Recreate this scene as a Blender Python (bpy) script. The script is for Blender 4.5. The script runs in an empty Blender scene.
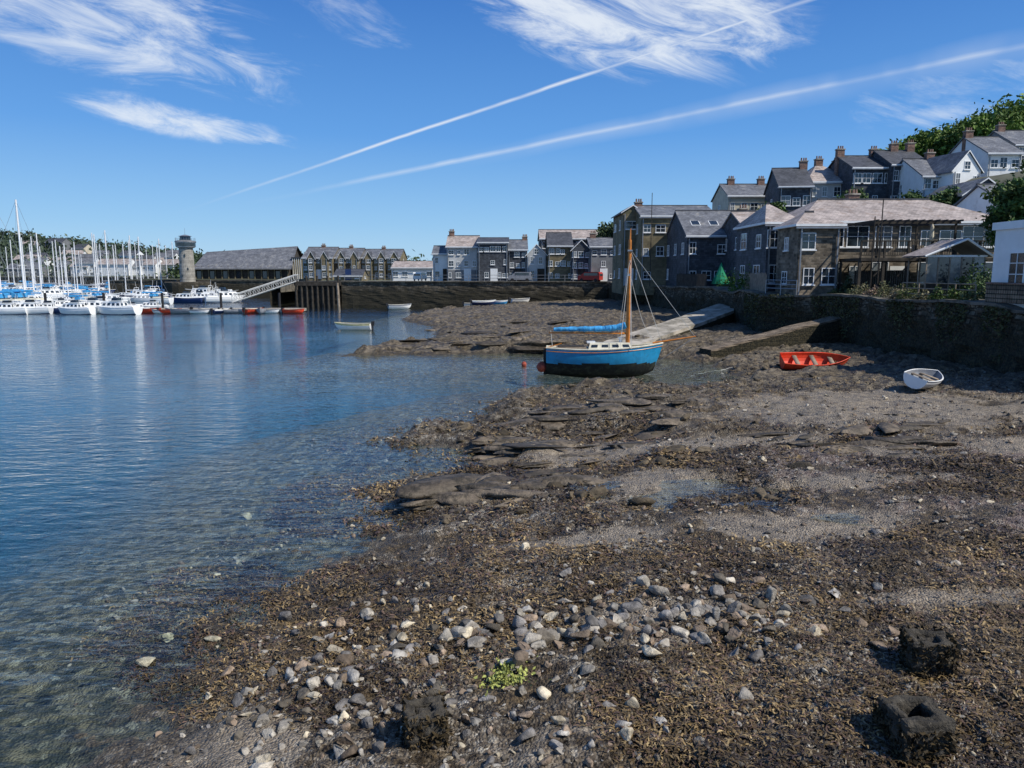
import bpy, math, random
import numpy as np
from mathutils import Vector, Matrix
random.seed(7); rng=np.random.default_rng(7)
sc=bpy.context.scene
H=5.5; F=740.0; TH=math.atan(112/740.0); cT,sT=math.cos(TH),math.sin(TH)
# ---- survey helpers: bearings/elevations measured in the photo -> metres on site
def G(u,v,z=0.0):
    t=(384-v)/F; Y=(H-z)*(cT+t*sT)/(sT-t*cT); d=Y*cT-(z-H)*sT
    return ((u-512)/F*d,Y)
def P(u,v,Y):
    t=(384-v)/F; dz=Y*(t*cT-sT)/(cT+t*sT); d=Y*cT-dz*sT
    return ((u-512)/F*d,Y,H+dz)
def XX(u,Y): return (u-512)/748.0*Y
def ZZ(v,Y): return H+(272-v)/757.0*Y
# ---------------------------------------------------------------- noise
def _h(ix,iy,s):
    n=(ix.astype(np.int64)*374761393+iy.astype(np.int64)*668265263+s*974711)&0x7fffffff
    n=((n^(n>>13))*1274126177)&0x7fffffff
    n=(n^(n>>16))&0x7fffffff
    return (n%100003)/100003.0
def vn(x,y,s=0):
    x0=np.floor(x);y0=np.floor(y);fx=x-x0;fy=y-y0
    fx=fx*fx*(3-2*fx);fy=fy*fy*(3-2*fy)
    a=_h(x0,y0,s);b=_h(x0+1,y0,s);c=_h(x0,y0+1,s);d=_h(x0+1,y0+1,s)
    return (a*(1-fx)+b*fx)*(1-fy)+(c*(1-fx)+d*fx)*fy-0.5
def fbm(x,y,s=0,o=4):
    r=0;a=1.0
    for i in range(o):
        r=r+a*vn(x*2**i+17.3*i,y*2**i-9.1*i,s+i);a*=.5
    return r
def smooth(a,b,x):
    t=np.clip((x-a)/(b-a),0,1);return t*t*(3-2*t)
def sdist(x,y,poly,closed=True):
    x=np.asarray(x,float);y=np.asarray(y,float)
    d=np.full(x.shape,1e9);ins=np.zeros(x.shape,bool);n=len(poly)
    for i in range(n if closed else n-1):
        ax,ay=poly[i];bx,by=poly[(i+1)%n]
        ex,ey=bx-ax,by-ay;L=ex*ex+ey*ey+1e-9
        t=np.clip(((x-ax)*ex+(y-ay)*ey)/L,0,1)
        d=np.minimum(d,(x-ax-t*ex)**2+(y-ay-t*ey)**2)
        if closed and ay!=by:
            c=((ay>y)!=(by>y))&(x<ex*(y-ay)/(by-ay)+ax)
            ins^=c
    d=np.sqrt(d)
    return np.where(ins,d,-d) if closed else d
# ---------------------------------------------------------------- materials
def nn(nt,t,**k):
    n=nt.nodes.new(t)
    for a,b in k.items(): setattr(n,a,b)
    return n
def mixc(nt,f,a,b,mode='MIX'):
    m=nn(nt,'ShaderNodeMix',data_type='RGBA',blend_type=mode)
    for i,v in ((0,f),(6,a),(7,b)):
        if hasattr(v,'is_linked') or hasattr(v,'links'): nt.links.new(v,m.inputs[i])
        elif i==0: m.inputs[0].default_value=v
        else: m.inputs[i].default_value=(*v,1) if len(v)==3 else v
    return m.outputs[2]
def mth(nt,op,a,b=None,c=None,clamp=False):
    m=nn(nt,'ShaderNodeMath',operation=op,use_clamp=clamp)
    for i,v in enumerate((a,b,c)):
        if v is None: continue
        if hasattr(v,'links'): nt.links.new(v,m.inputs[i])
        else: m.inputs[i].default_value=v
    return m.outputs[0]
def mrange(nt,v,a,b,c=0,d=1,smoothst=True):
    m=nn(nt,'ShaderNodeMapRange')
    if smoothst: m.interpolation_type='SMOOTHSTEP'
    nt.links.new(v,m.inputs[0])
    for i,q in zip((1,2,3,4),(a,b,c,d)): m.inputs[i].default_value=q
    return m.outputs[0]
def noise(nt,vec,scale,det=4,rough=.55,out=0):
    n=nn(nt,'ShaderNodeTexNoise');n.inputs['Scale'].default_value=scale
    n.inputs['Detail'].default_value=det;n.inputs['Roughness'].default_value=rough
    if vec is not None: nt.links.new(vec,n.inputs['Vector'])
    return n.outputs[out]
def newmat(name):
    m=bpy.data.materials.new(name);m.use_nodes=True;nt=m.node_tree
    return m,nt,nt.nodes['Principled BSDF']
def M(name,base,rough=.8,var=.3,scale=2.0,bump=0.0,bscale=12,brick=None,spec=.3,attr=False,metal=0.0,stain=None,mossz=None):
    m,nt,p=newmat(name)
    tc=nn(nt,'ShaderNodeTexCoord');geo=nn(nt,'ShaderNodeNewGeometry')
    vec=geo.outputs['Position']
    col=None
    if attr:
        a=nn(nt,'ShaderNodeAttribute',attribute_name='Col');col=a.outputs['Color']
    b=base
    hgt=None
    if brick:
        bt=nn(nt,'ShaderNodeTexBrick');nt.links.new(tc.outputs['UV'],bt.inputs['Vector'])
        bt.inputs['Scale'].default_value=1
        bt.inputs['Brick Width'].default_value=brick[0];bt.inputs['Row Height'].default_value=brick[1]
        bt.inputs['Mortar Size'].default_value=brick[2];bt.inputs['Mortar Smooth'].default_value=.3
        k=brick[4] if len(brick)>4 else .35
        bt.inputs['Color1'].default_value=(*[min(1,c*(1+k)) for c in b],1)
        bt.inputs['Color2'].default_value=(*[c*(1-k) for c in b],1)
        bt.inputs['Mortar'].default_value=(*brick[3],1)
        col=bt.outputs['Color'];hgt=bt.outputs['Fac']
    n1=noise(nt,vec,scale,4,.6)
    f=mrange(nt,n1,.3,.7,1-var,1+var)
    if col is None:
        rgb=nn(nt,'ShaderNodeRGB');rgb.outputs[0].default_value=(*b,1);col=rgb.outputs[0]
    vm=nn(nt,'ShaderNodeVectorMath',operation='SCALE');nt.links.new(col,vm.inputs[0]);nt.links.new(f,vm.inputs['Scale'])
    col=vm.outputs[0]
    if stain:
        n2=noise(nt,vec,stain[1],5,.7);ff=mrange(nt,n2,stain[2],stain[2]+.12,0,stain[3] if len(stain)>3 else .8)
        col=mixc(nt,ff,col,stain[0])
    if mossz:
        sx=nn(nt,'ShaderNodeSeparateXYZ');nt.links.new(vec,sx.inputs[0])
        zz=mth(nt,'ADD',sx.outputs[2],mth(nt,'MULTIPLY',mth(nt,'SUBTRACT',noise(nt,vec,1.2,5,.65),.5),3.4))
        col=mixc(nt,mrange(nt,zz,mossz[0],mossz[1],1,0),col,mixc(nt,mrange(nt,noise(nt,vec,9,4,.7),.4,.65),mossz[2],mossz[3]))
    nt.links.new(col,p.inputs['Base Color'])
    p.inputs['Roughness'].default_value=rough;p.inputs['Metallic'].default_value=metal
    p.inputs['Specular IOR Level'].default_value=spec
    if bump or brick:
        bn=nn(nt,'ShaderNodeBump');bn.inputs['Strength'].default_value=max(bump,.3);bn.inputs['Distance'].default_value=.05
        h=noise(nt,vec,bscale,4,.65)
        if hgt is not None: h=mth(nt,'SUBTRACT',h,mth(nt,'MULTIPLY',hgt,.8))
        nt.links.new(h,bn.inputs['Height']);nt.links.new(bn.outputs[0],p.inputs['Normal'])
    return m
white=M('white_paint',(.78,.78,.76),.5,.06,1.2,stain=((.5,.48,.43),.7,.58,.5))
cream=M('cream_render',(.55,.49,.37),.8,.12,1,stain=((.34,.29,.22),.8,.56,.5))
palegrey=M('pale_grey_render',(.5,.5,.48),.8,.12,1,stain=((.3,.3,.28),.8,.55,.5))
slatehung=M('slate_hung_wall',(.062,.068,.078),.7,.25,1,brick=(.35,.22,.012,(.03,.034,.04)))
greywall=M('grey_render',(.17,.175,.18),.85,.2,.8,stain=((.1,.1,.095),.6,.56,.6))
brownwall=M('brown_render',(.19,.155,.09),.9,.25,.6,brick=(.5,.24,.02,(.16,.14,.1),.2),stain=((.08,.085,.045),.5,.53,.7))
stone=M('rubble_stone',(.155,.125,.09),.9,.35,1.2,bump=.5,brick=(.42,.2,.02,(.15,.13,.1),.5))
coping=M('weathered_coping',(.13,.115,.09),.9,.5,1.5,bump=.6,stain=((.26,.24,.19),2,.6,.7))
brick=M('red_brown_brick',(.2,.11,.075),.9,.25,1.5,brick=(.3,.1,.012,(.26,.22,.19)))
roofg=M('slate_roof',(.14,.145,.158),.6,.25,.9,brick=(.32,.25,.012,(.07,.07,.08),.25),stain=((.27,.25,.21),.9,.56,.6))
roofl=M('weathered_slate_roof',(.36,.305,.275),.7,.25,.9,brick=(.32,.25,.014,(.16,.14,.13),.22),stain=((.2,.14,.1),1.1,.53,.6))
roofd=M('dark_slate_roof',(.07,.072,.08),.6,.25,.9,brick=(.32,.25,.012,(.035,.035,.04),.25))
glass=M('window_glass',(.02,.028,.035),.08,.5,1,spec=.8)
glassb=M('window_with_blind',(.16,.17,.17),.15,.4,1,spec=.7)
darkwood=M('weathered_dark_timber',(.045,.038,.03),.85,.4,2,bump=.3,bscale=15)
wood=M('weathered_timber',(.25,.2,.15),.8,.3,3,bump=.2)
varn=M('varnished_spar',(.5,.18,.035),.35,.2,4)
conc=M('concrete',(.38,.34,.28),.9,.3,.7,bump=.3,stain=((.16,.145,.11),.9,.48,.8))
planks=M('old_timber_ramp',(.2,.155,.11),.9,.35,2,bump=.5,brick=(3,.2,.03,(.05,.04,.03),.3))
harbour=M('harbour_wall_stone',(.17,.15,.115),.9,.5,1.0,bump=1.0,bscale=6,brick=(.5,.27,.045,(.04,.035,.028),.6),stain=((.34,.3,.23),2.2,.6,.8),
          mossz=(2.5,4.4,(.014,.014,.009),(.065,.053,.028)))
farquay=M('quay_wall_stone',(.12,.1,.075),.9,.5,.6,bump=.8,bscale=4,brick=(.9,.45,.05,(.05,.045,.035),.5),mossz=(1.8,4.2,(.022,.02,.013),(.05,.042,.026)))
lead=M('grey_metal',(.3,.31,.32),.45,.15,2,metal=.6)
alum=M('mast_aluminium',(.75,.75,.74),.4,.05,2,metal=.1)
black=M('black_rubber',(.02,.02,.022),.7,.2,3)
bluepaint=M('blue_hull_paint',(.012,.23,.44),.35,.15,2.5,spec=.5,stain=((.03,.13,.2),3.5,.56,.6))
blackpaint=M('black_antifoul',(.012,.014,.013),.75,.4,2,stain=((.04,.05,.03),4,.5,.6))
bluecanvas=M('blue_canvas',(.05,.28,.55),.85,.3,3,bump=.8,bscale=5)
redpaint=M('red_plastic',(.66,.06,.02),.45,.2,3)
orange=M('orange_red_buoy',(.3,.06,.035),.6,.3,3)
gel=M('white_gelcoat',(.8,.8,.78),.3,.06,1,stain=((.5,.5,.46),1.5,.62,.4))
creamdeck=M('cream_deck',(.62,.58,.46),.6,.15,3)
navy=M('navy_gelcoat',(.02,.04,.12),.3,.1,1)
grn=M('green_canvas',(.01,.2,.1),.8,.2,3)
yel=M('pale_yellow_paint',(.62,.56,.3),.5,.15,3)
greyrub=M('grey_inflatable',(.25,.26,.28),.6,.15,3)
leafm=M('foliage',(.08,.12,.03),.6,.2,2,attr=True,spec=.2)
barkm=M('bark',(.09,.07,.05),.95,.3,6)
rope=M('rope',(.55,.53,.48),.8,.1,5)
# ---------------------------------------------------------------- mesh builder
class MB:
    def __init__(s): s.v=[];s.f=[];s.m=[];s.ms=[]
    def mi(s,m):
        if m not in s.ms: s.ms.append(m)
        return s.ms.index(m)
    def poly(s,pts,m):
        i=len(s.v);s.v+= [tuple(p) for p in pts];s.f.append(tuple(range(i,i+len(pts))));s.m.append(s.mi(m))
    def box(s,x0,x1,y0,y1,z0,z1,m,T=None):
        c=[(x0,y0,z0),(x1,y0,z0),(x1,y1,z0),(x0,y1,z0),(x0,y0,z1),(x1,y0,z1),(x1,y1,z1),(x0,y1,z1)]
        if T is not None: c=[tuple(T@Vector(p)) for p in c]
        i=len(s.v);s.v+=c;k=s.mi(m)
        for f in ((0,3,2,1),(4,5,6,7),(0,1,5,4),(1,2,6,5),(2,3,7,6),(3,0,4,7)):
            s.f.append(tuple(i+j for j in f));s.m.append(k)
    def cyl(s,p0,p1,r0,r1,m,n=8,caps=True):
        p0=Vector(p0);p1=Vector(p1);d=(p1-p0)
        if d.length<1e-6: return
        d.normalize();a=d.orthogonal().normalized();b=d.cross(a)
        i=len(s.v);k=s.mi(m)
        for p,r in ((p0,r0),(p1,r1)):
            for j in range(n):
                t=2*math.pi*j/n;s.v.append(tuple(p+a*(r*math.cos(t))+b*(r*math.sin(t))))
        for j in range(n):
            s.f.append((i+j,i+(j+1)%n,i+n+(j+1)%n,i+n+j));s.m.append(k)
        if caps:
            s.f.append(tuple(i+j for j in range(n))[::-1]);s.m.append(k)
            s.f.append(tuple(i+n+j for j in range(n)));s.m.append(k)
    def path(s,pts,r,m,n=6):
        for a,b in zip(pts[:-1],pts[1:]): s.cyl(a,b,r,r,m,n)
    def rev(s,c,prof,m,n=16):
        i=len(s.v);cx,cy,cz=c
        for q in prof:
            for j in range(n):
                t=2*math.pi*j/n;s.v.append((cx+q[0]*math.cos(t),cy+q[0]*math.sin(t),cz+q[1]))
        for r in range(len(prof)-1):
            k=s.mi(prof[r][2] if len(prof[r])>2 else m)
            for j in range(n):
                s.f.append((i+r*n+j,i+r*n+(j+1)%n,i+(r+1)*n+(j+1)%n,i+(r+1)*n+j));s.m.append(k)
        s.f.append(tuple(i+(len(prof)-1)*n+j for j in range(n)));s.m.append(s.mi(m))
    def mesh(s,name,smoothsh=False):
        me=bpy.data.meshes.new(name);me.from_pydata(s.v,[],s.f);me.update()
        for m in s.ms: me.materials.append(m)
        me.polygons.foreach_set('material_index',s.m)
        uv=me.uv_layers.new(name='UVMap').data
        for p in me.polygons:
            n=p.normal
            if abs(n.z)>.98: t=Vector((1,0,0));b=Vector((0,1,0))
            else:
                t=Vector((0,0,1)).cross(n).normalized();b=n.cross(t)
            for li in p.loop_indices:
                co=me.vertices[me.loops[li].vertex_index].co
                uv[li].uv=(co.dot(t),co.dot(b))
        if smoothsh: me.polygons.foreach_set('use_smooth',[True]*len(me.polygons))
        return me
    def obj(s,name,parent=None,sm=False):
        if not s.f: return None
        o=bpy.data.objects.new(name,s.mesh(name,sm));sc.collection.objects.link(o)
        if parent: o.parent=parent
        return o
def empty(name,loc=(0,0,0),rz=0,rx=0,ry=0,scale=1):
    e=bpy.data.objects.new(name,None);sc.collection.objects.link(e);e.location=loc;e.rotation_euler=(rx,ry,rz);e.scale=(scale,)*3
    e.empty_display_size=.2
    return e
def npmesh(name,V,Fq,mat,col=None,smoothsh=False):
    me=bpy.data.meshes.new(name);nv=len(V);nf=len(Fq);k=Fq.shape[1]
    me.vertices.add(nv);me.vertices.foreach_set('co',np.ascontiguousarray(V,dtype=np.float32).ravel())
    me.loops.add(nf*k);me.loops.foreach_set('vertex_index',np.ascontiguousarray(Fq,dtype=np.int32).ravel())
    me.polygons.add(nf);me.polygons.foreach_set('loop_start',np.arange(0,nf*k,k,dtype=np.int32))
    me.polygons.foreach_set('loop_total',np.full(nf,k,dtype=np.int32))
    if smoothsh: me.polygons.foreach_set('use_smooth',np.ones(nf,bool))
    me.update(calc_edges=True)
    if col is not None:
        a=me.color_attributes.new('Col','FLOAT_COLOR','POINT')
        c=np.ones((nv,4),np.float32);c[:,:3]=col;a.data.foreach_set('color',c.ravel())
    me.materials.append(mat)
    o=bpy.data.objects.new(name,me);sc.collection.objects.link(o);return o
# ---------------------------------------------------------------- shoreline and terrain
shore_px=[(110,768),(185,708),(222,655),(280,595),(345,556),(398,528),(402,503),(388,490),(430,480),(500,466),(508,456),(430,449),(404,441),(412,432),
 (480,424),(487,408),(540,393),(600,387),(680,390),(738,386),(746,377),(722,367),(690,361),(640,357),(560,352),(440,355),(350,355),(395,347),(440,340),(436,327),(402,320),(430,312),(470,309),(500,305)]
shore=[(-3.6,0.0),(-4.6,5.0)]+[G(*p) for p in shore_px]+[(4,135),(70,140),(70,-8),(-3,-8)]
WALL=[(22.3,-14),(22.3,35),(21.5,50),(18.6,56),(19.0,66),(17,80),(16,100),(15,117),(-28,122),(-37,124),(-41,160),(-46,172),(-95,176),(-104,262),(-520,330)]
poolc=G(727,484,.95)
BARE=[(900,414,6.0,2.6),(655,467,1.5,1.3),(725,436,3.2,.9),(575,436,2.2,1.1),(860,398,5,2.2),(255,690,.9,.6),(800,522,2.0,.7),(965,452,3.5,1.0),(600,522,1.3,.5),(960,600,1.2,.35),(480,470,1.0,.8),(870,480,2.2,.6),(640,600,1.2,.4)]
BARE=[(*G(u,v,.9),a,b) for u,v,a,b in BARE]
def bare(x,y):
    nz=fbm(x*.9,y*1.3,203,4)*1.5+fbm(x*4,y*5,207,3)*.5;r=np.zeros(np.shape(x))
    for cx,cy,a,b in BARE: r=np.maximum(r,smooth(1.35,.45,((x-cx)/a)**2+((y-cy)/b)**2+nz))
    return np.maximum(r,.9*smooth(.42,.6,fbm(x*.5,y*1.1,211,4)))
def terrain(x,y):
    x=np.asarray(x,float);y=np.asarray(y,float)
    s=sdist(x,y,shore)
    sc_=np.clip(y/25,.3,1.0)
    s=s+.62*sc_*fbm(x*.7,y*.7,3,4)+.3*fbm(x*2.1,y*2.1,4,3)
    up=.72*(1-np.exp(-np.maximum(s,0)/4.5))+.028*np.maximum(s,0)
    ns=np.maximum(-s,0)
    dn=-.06*ns-.012*ns**2
    z=np.where(s>0,up,np.maximum(dn,-4.3))
    onl=smooth(-.6,1.0,s)
    far=smooth(14,24,y)
    br=bare(x,y)
    rid=1-np.abs(fbm(x*.32+y*.12,y*.6-x*.1,11,5))*2.6
    z=z+onl*(.20*far+.06)*(rid-.55)*(1-.7*br)
    q=(x*.25+y*.9+1.6*fbm(x*.25,y*.25,13,3))*.8
    z=z+onl*far*.16*((q-np.floor(q))**2.5-.3)*smooth(-.2,.25,fbm(x*.3,y*.3,17,3))*(1-br)
    z=z+far*.42*np.exp(-((s-.9)/.8)**2)*(.6+1.4*fbm(x*.5,y*.9,21,4))*smooth(-.4,.2,s)
    z=z+onl*(1-.65*br)*(.13*fbm(x*.8,y*.8,31,4)+.09*fbm(x*3.3,y*3.3,41,4)+.07*np.abs(fbm(x*9,y*9,51,3)))
    z=z+(1-onl)*smooth(-12,-1,s)*(.10*fbm(x*1.7,y*1.7,61,4)+.05*np.abs(fbm(x*6,y*6,62,3)))
    e=((x-poolc[0])/2.0)**2+((y-poolc[1])/1.3)**2+fbm(x*1.3,y*1.3,71,4)*1.5
    z=z-.22*smooth(1.5,.2,e)
    return z
rows=np.exp(np.linspace(math.log(4.0),math.log(140),700));rows=np.concatenate([np.linspace(-4,3.9,30),rows])
ta=np.linspace(-1.15,1.15,860)
half=np.maximum(rows,6.0)
Yg=np.repeat(rows[:,None],len(ta),1);Xg=half[:,None]*ta[None,:]
Zg=terrain(Xg,Yg)
V=np.stack([Xg.ravel(),Yg.ravel(),Zg.ravel()],1);nr,nc=Xg.shape
ii=(np.arange(nr-1)[:,None]*nc+np.arange(nc-1)[None,:]).ravel()
Fq=np.stack([ii,ii+1,ii+nc+1,ii+nc],1)
bm_,nt,p=newmat('beach_shingle_and_wrack')
geo=nn(nt,'ShaderNodeNewGeometry');pos=geo.outputs['Position'];sx=nn(nt,'ShaderNodeSeparateXYZ');nt.links.new(pos,sx.inputs[0])
at=nn(nt,'ShaderNodeAttribute',attribute_name='Col');ats=nn(nt,'ShaderNodeSeparateColor');nt.links.new(at.outputs['Color'],ats.inputs[0]);bareo=ats.outputs[0]
def voro(scale,rnd=1):
    v=nn(nt,'ShaderNodeTexVoronoi');v.inputs['Scale'].default_value=scale;v.inputs['Randomness'].default_value=rnd
    nt.links.new(pos,v.inputs['Vector']);return v
v1=voro(9);v2=voro(28)
def cellval(v,k=0):
    s_=nn(nt,'ShaderNodeSeparateColor');nt.links.new(v.outputs['Color'],s_.inputs[0]);return s_.outputs[k]
nA=noise(nt,pos,12,5,.72);nB=noise(nt,pos,.42,6,.68);nC=noise(nt,pos,3.0,5,.7)
weed=mixc(nt,mrange(nt,nA,.35,.68),(.026,.018,.010),(.15,.105,.055))
peb=mixc(nt,mrange(nt,cellval(v2),.2,1),(.08,.062,.045),(.32,.27,.205))
peb=mixc(nt,mrange(nt,cellval(v1),.80,.92,0,.7),peb,(.38,.35,.29))
peb=mixc(nt,mrange(nt,cellval(v2,1),.9,.97,0,.7),peb,(.52,.49,.43))
sepx=mth(nt,'MULTIPLY',mrange(nt,sx.outputs[0],3,9),mrange(nt,sx.outputs[1],22,17))
purp=mixc(nt,mth(nt,'MULTIPLY',sepx,mrange(nt,nB,.45,.6,.1,.5)),peb,(.12,.065,.07))
msk=mrange(nt,mth(nt,'ADD',nB,mth(nt,'MULTIPLY',mth(nt,'SUBTRACT',nC,.5),.5)),.47,.58)
col=mixc(nt,msk,weed,purp)
farf=mrange(nt,sx.outputs[1],20,34,0,.75)
col=mixc(nt,farf,col,mixc(nt,mrange(nt,nC,.36,.66),(.04,.03,.018),(.21,.165,.105)))
sand=mixc(nt,mrange(nt,cellval(v2,2),.1,1),(.22,.175,.125),(.37,.31,.235))
sand=mixc(nt,mrange(nt,nA,.55,.66,0,.7),sand,(.09,.07,.05))
col=mixc(nt,mth(nt,'MULTIPLY',bareo,.9),col,sand)
vm=nn(nt,'ShaderNodeVectorMath',operation='SCALE');nt.links.new(col,vm.inputs[0]);nt.links.new(mrange(nt,nC,.3,.7,.6,1.4),vm.inputs['Scale']);col=vm.outputs[0]
# dark wet band just above the water
col=mixc(nt,mrange(nt,sx.outputs[2],.02,.25,.6,0),col,(.035,.027,.016))
stones=mixc(nt,mrange(nt,nC,.42,.62),(.05,.055,.035),(.25,.22,.14))
stones=mixc(nt,mrange(nt,cellval(v1),.85,.95,0,.7),stones,(.42,.4,.3))
deep=mixc(nt,mrange(nt,sx.outputs[2],-2.0,-.3),(.015,.12,.21),stones)  # light absorption by the water, put into the seabed colour by depth
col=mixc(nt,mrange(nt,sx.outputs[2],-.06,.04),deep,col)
nt.links.new(col,p.inputs['Base Color'])
nt.links.new(mrange(nt,nC,.35,.62,.35,.85),p.inputs['Roughness'])
bn=nn(nt,'ShaderNodeBump');bn.inputs['Strength'].default_value=1;bn.inputs['Distance'].default_value=.06
hh=mth(nt,'ADD',mth(nt,'MULTIPLY',v2.outputs['Distance'],-1.0),mth(nt,'MULTIPLY',nA,1.5))
nt.links.new(hh,bn.inputs['Height']);nt.links.new(bn.outputs[0],p.inputs['Normal'])
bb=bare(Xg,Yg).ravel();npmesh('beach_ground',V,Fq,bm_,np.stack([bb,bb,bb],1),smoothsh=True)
sb=MB();sbm=M('deep_seabed',(.015,.12,.21),.9,.2,.1)  # blue of light absorbed in deep water, painted as base colour
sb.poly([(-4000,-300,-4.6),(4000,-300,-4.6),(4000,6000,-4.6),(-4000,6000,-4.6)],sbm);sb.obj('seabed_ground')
# ---------------------------------------------------------------- water
wm=bpy.data.materials.new('harbour_water');wm.use_nodes=True;nt=wm.node_tree;nt.nodes.clear()
geo=nn(nt,'ShaderNodeNewGeometry');pos=geo.outputs['Position']
mp=nn(nt,'ShaderNodeMapping');mp.inputs['Scale'].default_value=(.7,1.5,1);mp.inputs['Rotation'].default_value=(0,0,.25);nt.links.new(pos,mp.inputs[0])
w1=noise(nt,mp.outputs[0],1.6,2,.5);w2=noise(nt,mp.outputs[0],6,2,.6);w3=noise(nt,pos,.05,3,.6)
amp=mrange(nt,w3,.35,.65,.35,1.1)
hgt=mth(nt,'MULTIPLY',mth(nt,'ADD',w1,mth(nt,'MULTIPLY',w2,.28)),amp)
bn=nn(nt,'ShaderNodeBump');bn.inputs['Strength'].default_value=1;bn.inputs['Distance'].default_value=.10;nt.links.new(hgt,bn.inputs['Height'])
fr=nn(nt,'ShaderNodeFresnel');fr.inputs['IOR'].default_value=1.33;nt.links.new(bn.outputs[0],fr.inputs['Normal'])
gl=nn(nt,'ShaderNodeBsdfGlossy');gl.inputs['Roughness'].default_value=.04;gl.inputs['Color'].default_value=(1,1,1,1);nt.links.new(bn.outputs[0],gl.inputs['Normal'])
tr=nn(nt,'ShaderNodeBsdfTransparent');tr.inputs['Color'].default_value=(.86,.94,.95,1)
mx=nn(nt,'ShaderNodeMixShader');nt.links.new(fr.outputs[0],mx.inputs[0]);nt.links.new(tr.outputs[0],mx.inputs[1]);nt.links.new(gl.outputs[0],mx.inputs[2])
out=nn(nt,'ShaderNodeOutputMaterial');nt.links.new(mx.outputs[0],out.inputs[0])
w=MB();w.poly([(-4000,-250,0),(4000,-250,0),(4000,6000,0),(-4000,6000,0)],wm);w.obj('harbour_water')
def poolw(cx,cy,rx,ry,pct):
    pz=float(np.percentile(terrain(cx+rng.normal(size=300)*rx*.4,cy+rng.normal(size=300)*ry*.4),pct))
    w=MB();w.poly([(cx+rx*math.cos(a)*(1+.15*math.sin(3*a)),cy+ry*math.sin(a),pz) for a in np.linspace(0,2*math.pi,40)[:-1]],wm);w.obj('tide_pool_water')
poolw(poolc[0],poolc[1],2.6,1.6,45)
for u,v,rx,ry,pc in ((612,478,.9,.7,35),(800,500,1.5,.6,22),(880,520,1.2,.4,22),(700,372,3.0,1.6,40)):
    a_,b_=G(u,v,.85);poolw(a_,b_,rx,ry,pc)
# ---------------------------------------------------------------- land
LP=WALL+[(-520,1200),(500,1200),(500,-14)]
def landz(x,y):
    d=sdist(x,y,WALL,False)
    z=3.75+np.clip((d-7)*.44,0,12)*smooth(8,34,x)*smooth(48,80,y)*(1-smooth(112,150,y))
    z=z+smooth(60,400,y-250)*6*smooth(0,-120,x)
    return z+.3*fbm(x*.1,y*.1,5,3)*smooth(4,12,d)
def landgrid(gx,gy,name,mat,lim=.7):
    X,Y=np.meshgrid(gx,gy);ins=sdist(X,Y,LP)
    Z=landz(X,Y);n0,n1=X.shape
    V=np.stack([X.ravel(),Y.ravel(),Z.ravel()],1)
    ii=(np.arange(n0-1)[:,None]*n1+np.arange(n1-1)[None,:]).ravel();Fq=np.stack([ii,ii+1,ii+n1+1,ii+n1],1)
    ok=(ins.ravel()>lim);k=ok[Fq].all(1);return npmesh(name,V,Fq[k],mat,smoothsh=True)
landm=M('town_ground',(.11,.11,.075),.95,.35,.3,stain=((.05,.075,.025),.15,.5,.8))
landgrid(np.arange(-540,200,1.5),np.arange(-14,420,1.5),'town_ground',landm,.05)
def offset(poly,d):
    out=[]
    for i,pnt in enumerate(poly):
        a=Vector(poly[max(i-1,0)]);b=Vector(poly[i]);c=Vector(poly[min(i+1,len(poly)-1)])
        t=Vector((0,0))
        if (b-a).length>0: t+=(b-a).normalized()
        if (c-b).length>0: t+=(c-b).normalized()
        t.normalize();out.append((b.x+t.y*d,b.y-t.x*d))
    return out
def resample(poly,step):
    out=[]
    for a,b in zip(poly[:-1],poly[1:]):
        L=math.hypot(b[0]-a[0],b[1]-a[1]);n=max(1,int(L/step))
        for k in range(n): out.append((a[0]+(b[0]-a[0])*k/n,a[1]+(b[1]-a[1])*k/n))
    out.append(poly[-1]);return out
def seawall(name,poly,top,step=.5,rough=.12,thick=1.9,mat=None,var=.0):
    mat=mat or harbour
    poly=resample(poly,step);inn=offset(poly,thick)
    levels=np.linspace(-1,top,max(8,int((top+1)/.22)))
    VV=[];FF=[];n=len(poly);tang=offset(poly,1.0)
    px=np.array(poly);tn=np.array(tang)-px
    tv=top+var*fbm((px[:,0]+px[:,1])*.35,px[:,0]*.1,55,3)
    for li,z in enumerate(levels):
        dsp=rough*2*fbm((px[:,0]+px[:,1])*1.4,np.full(n,z*2.0),77,4)+(z+1)*.04
        if li==len(levels)-1: dsp=dsp*0+.1
        fz=(z+1)/(top+1)
        for i in range(n): VV.append((px[i,0]+tn[i,0]*dsp[i],px[i,1]+tn[i,1]*dsp[i],-1+fz*(tv[i]+1)))
    for r in range(len(levels)-1):
        for i in range(n-1):
            a=r*n+i;FF.append((a,a+1,a+n+1,a+n))
    mb=MB();mb.v=VV;mb.f=FF;mb.m=[mb.mi(mat)]*len(FF)
    o=offset(poly,-.05)
    for i in range(n-1):
        za,zb=tv[i],tv[i+1]
        A=(o[i][0],o[i][1]);B=(o[i+1][0],o[i+1][1]);C=inn[i+1];D=inn[i]
        mb.poly([(*A,za+.02),(*B,zb+.02),(*B,zb+.16),(*A,za+.16)],coping)
        mb.poly([(*A,za+.16),(*B,zb+.16),(*C,zb+.16),(*D,za+.16)],coping)
        mb.poly([(*D,za+.16),(*C,zb+.16),(*C,zb-1.3),(*D,za-1.3)],coping)
    return mb.obj(name)
seawall('harbour_wall',WALL[:8],3.8,.35,.2,var=.35)
seawall('quay_wall',[(15,117),(-28,122),(-28.5,126)],3.9,1.0,.08,mat=farquay)
seawall('quay_wall',[(-41,126),(-41,160),(-46,172),(-95,176),(-104,262),(-520,330)],3.4,3.0,.05,mat=farquay)
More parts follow.
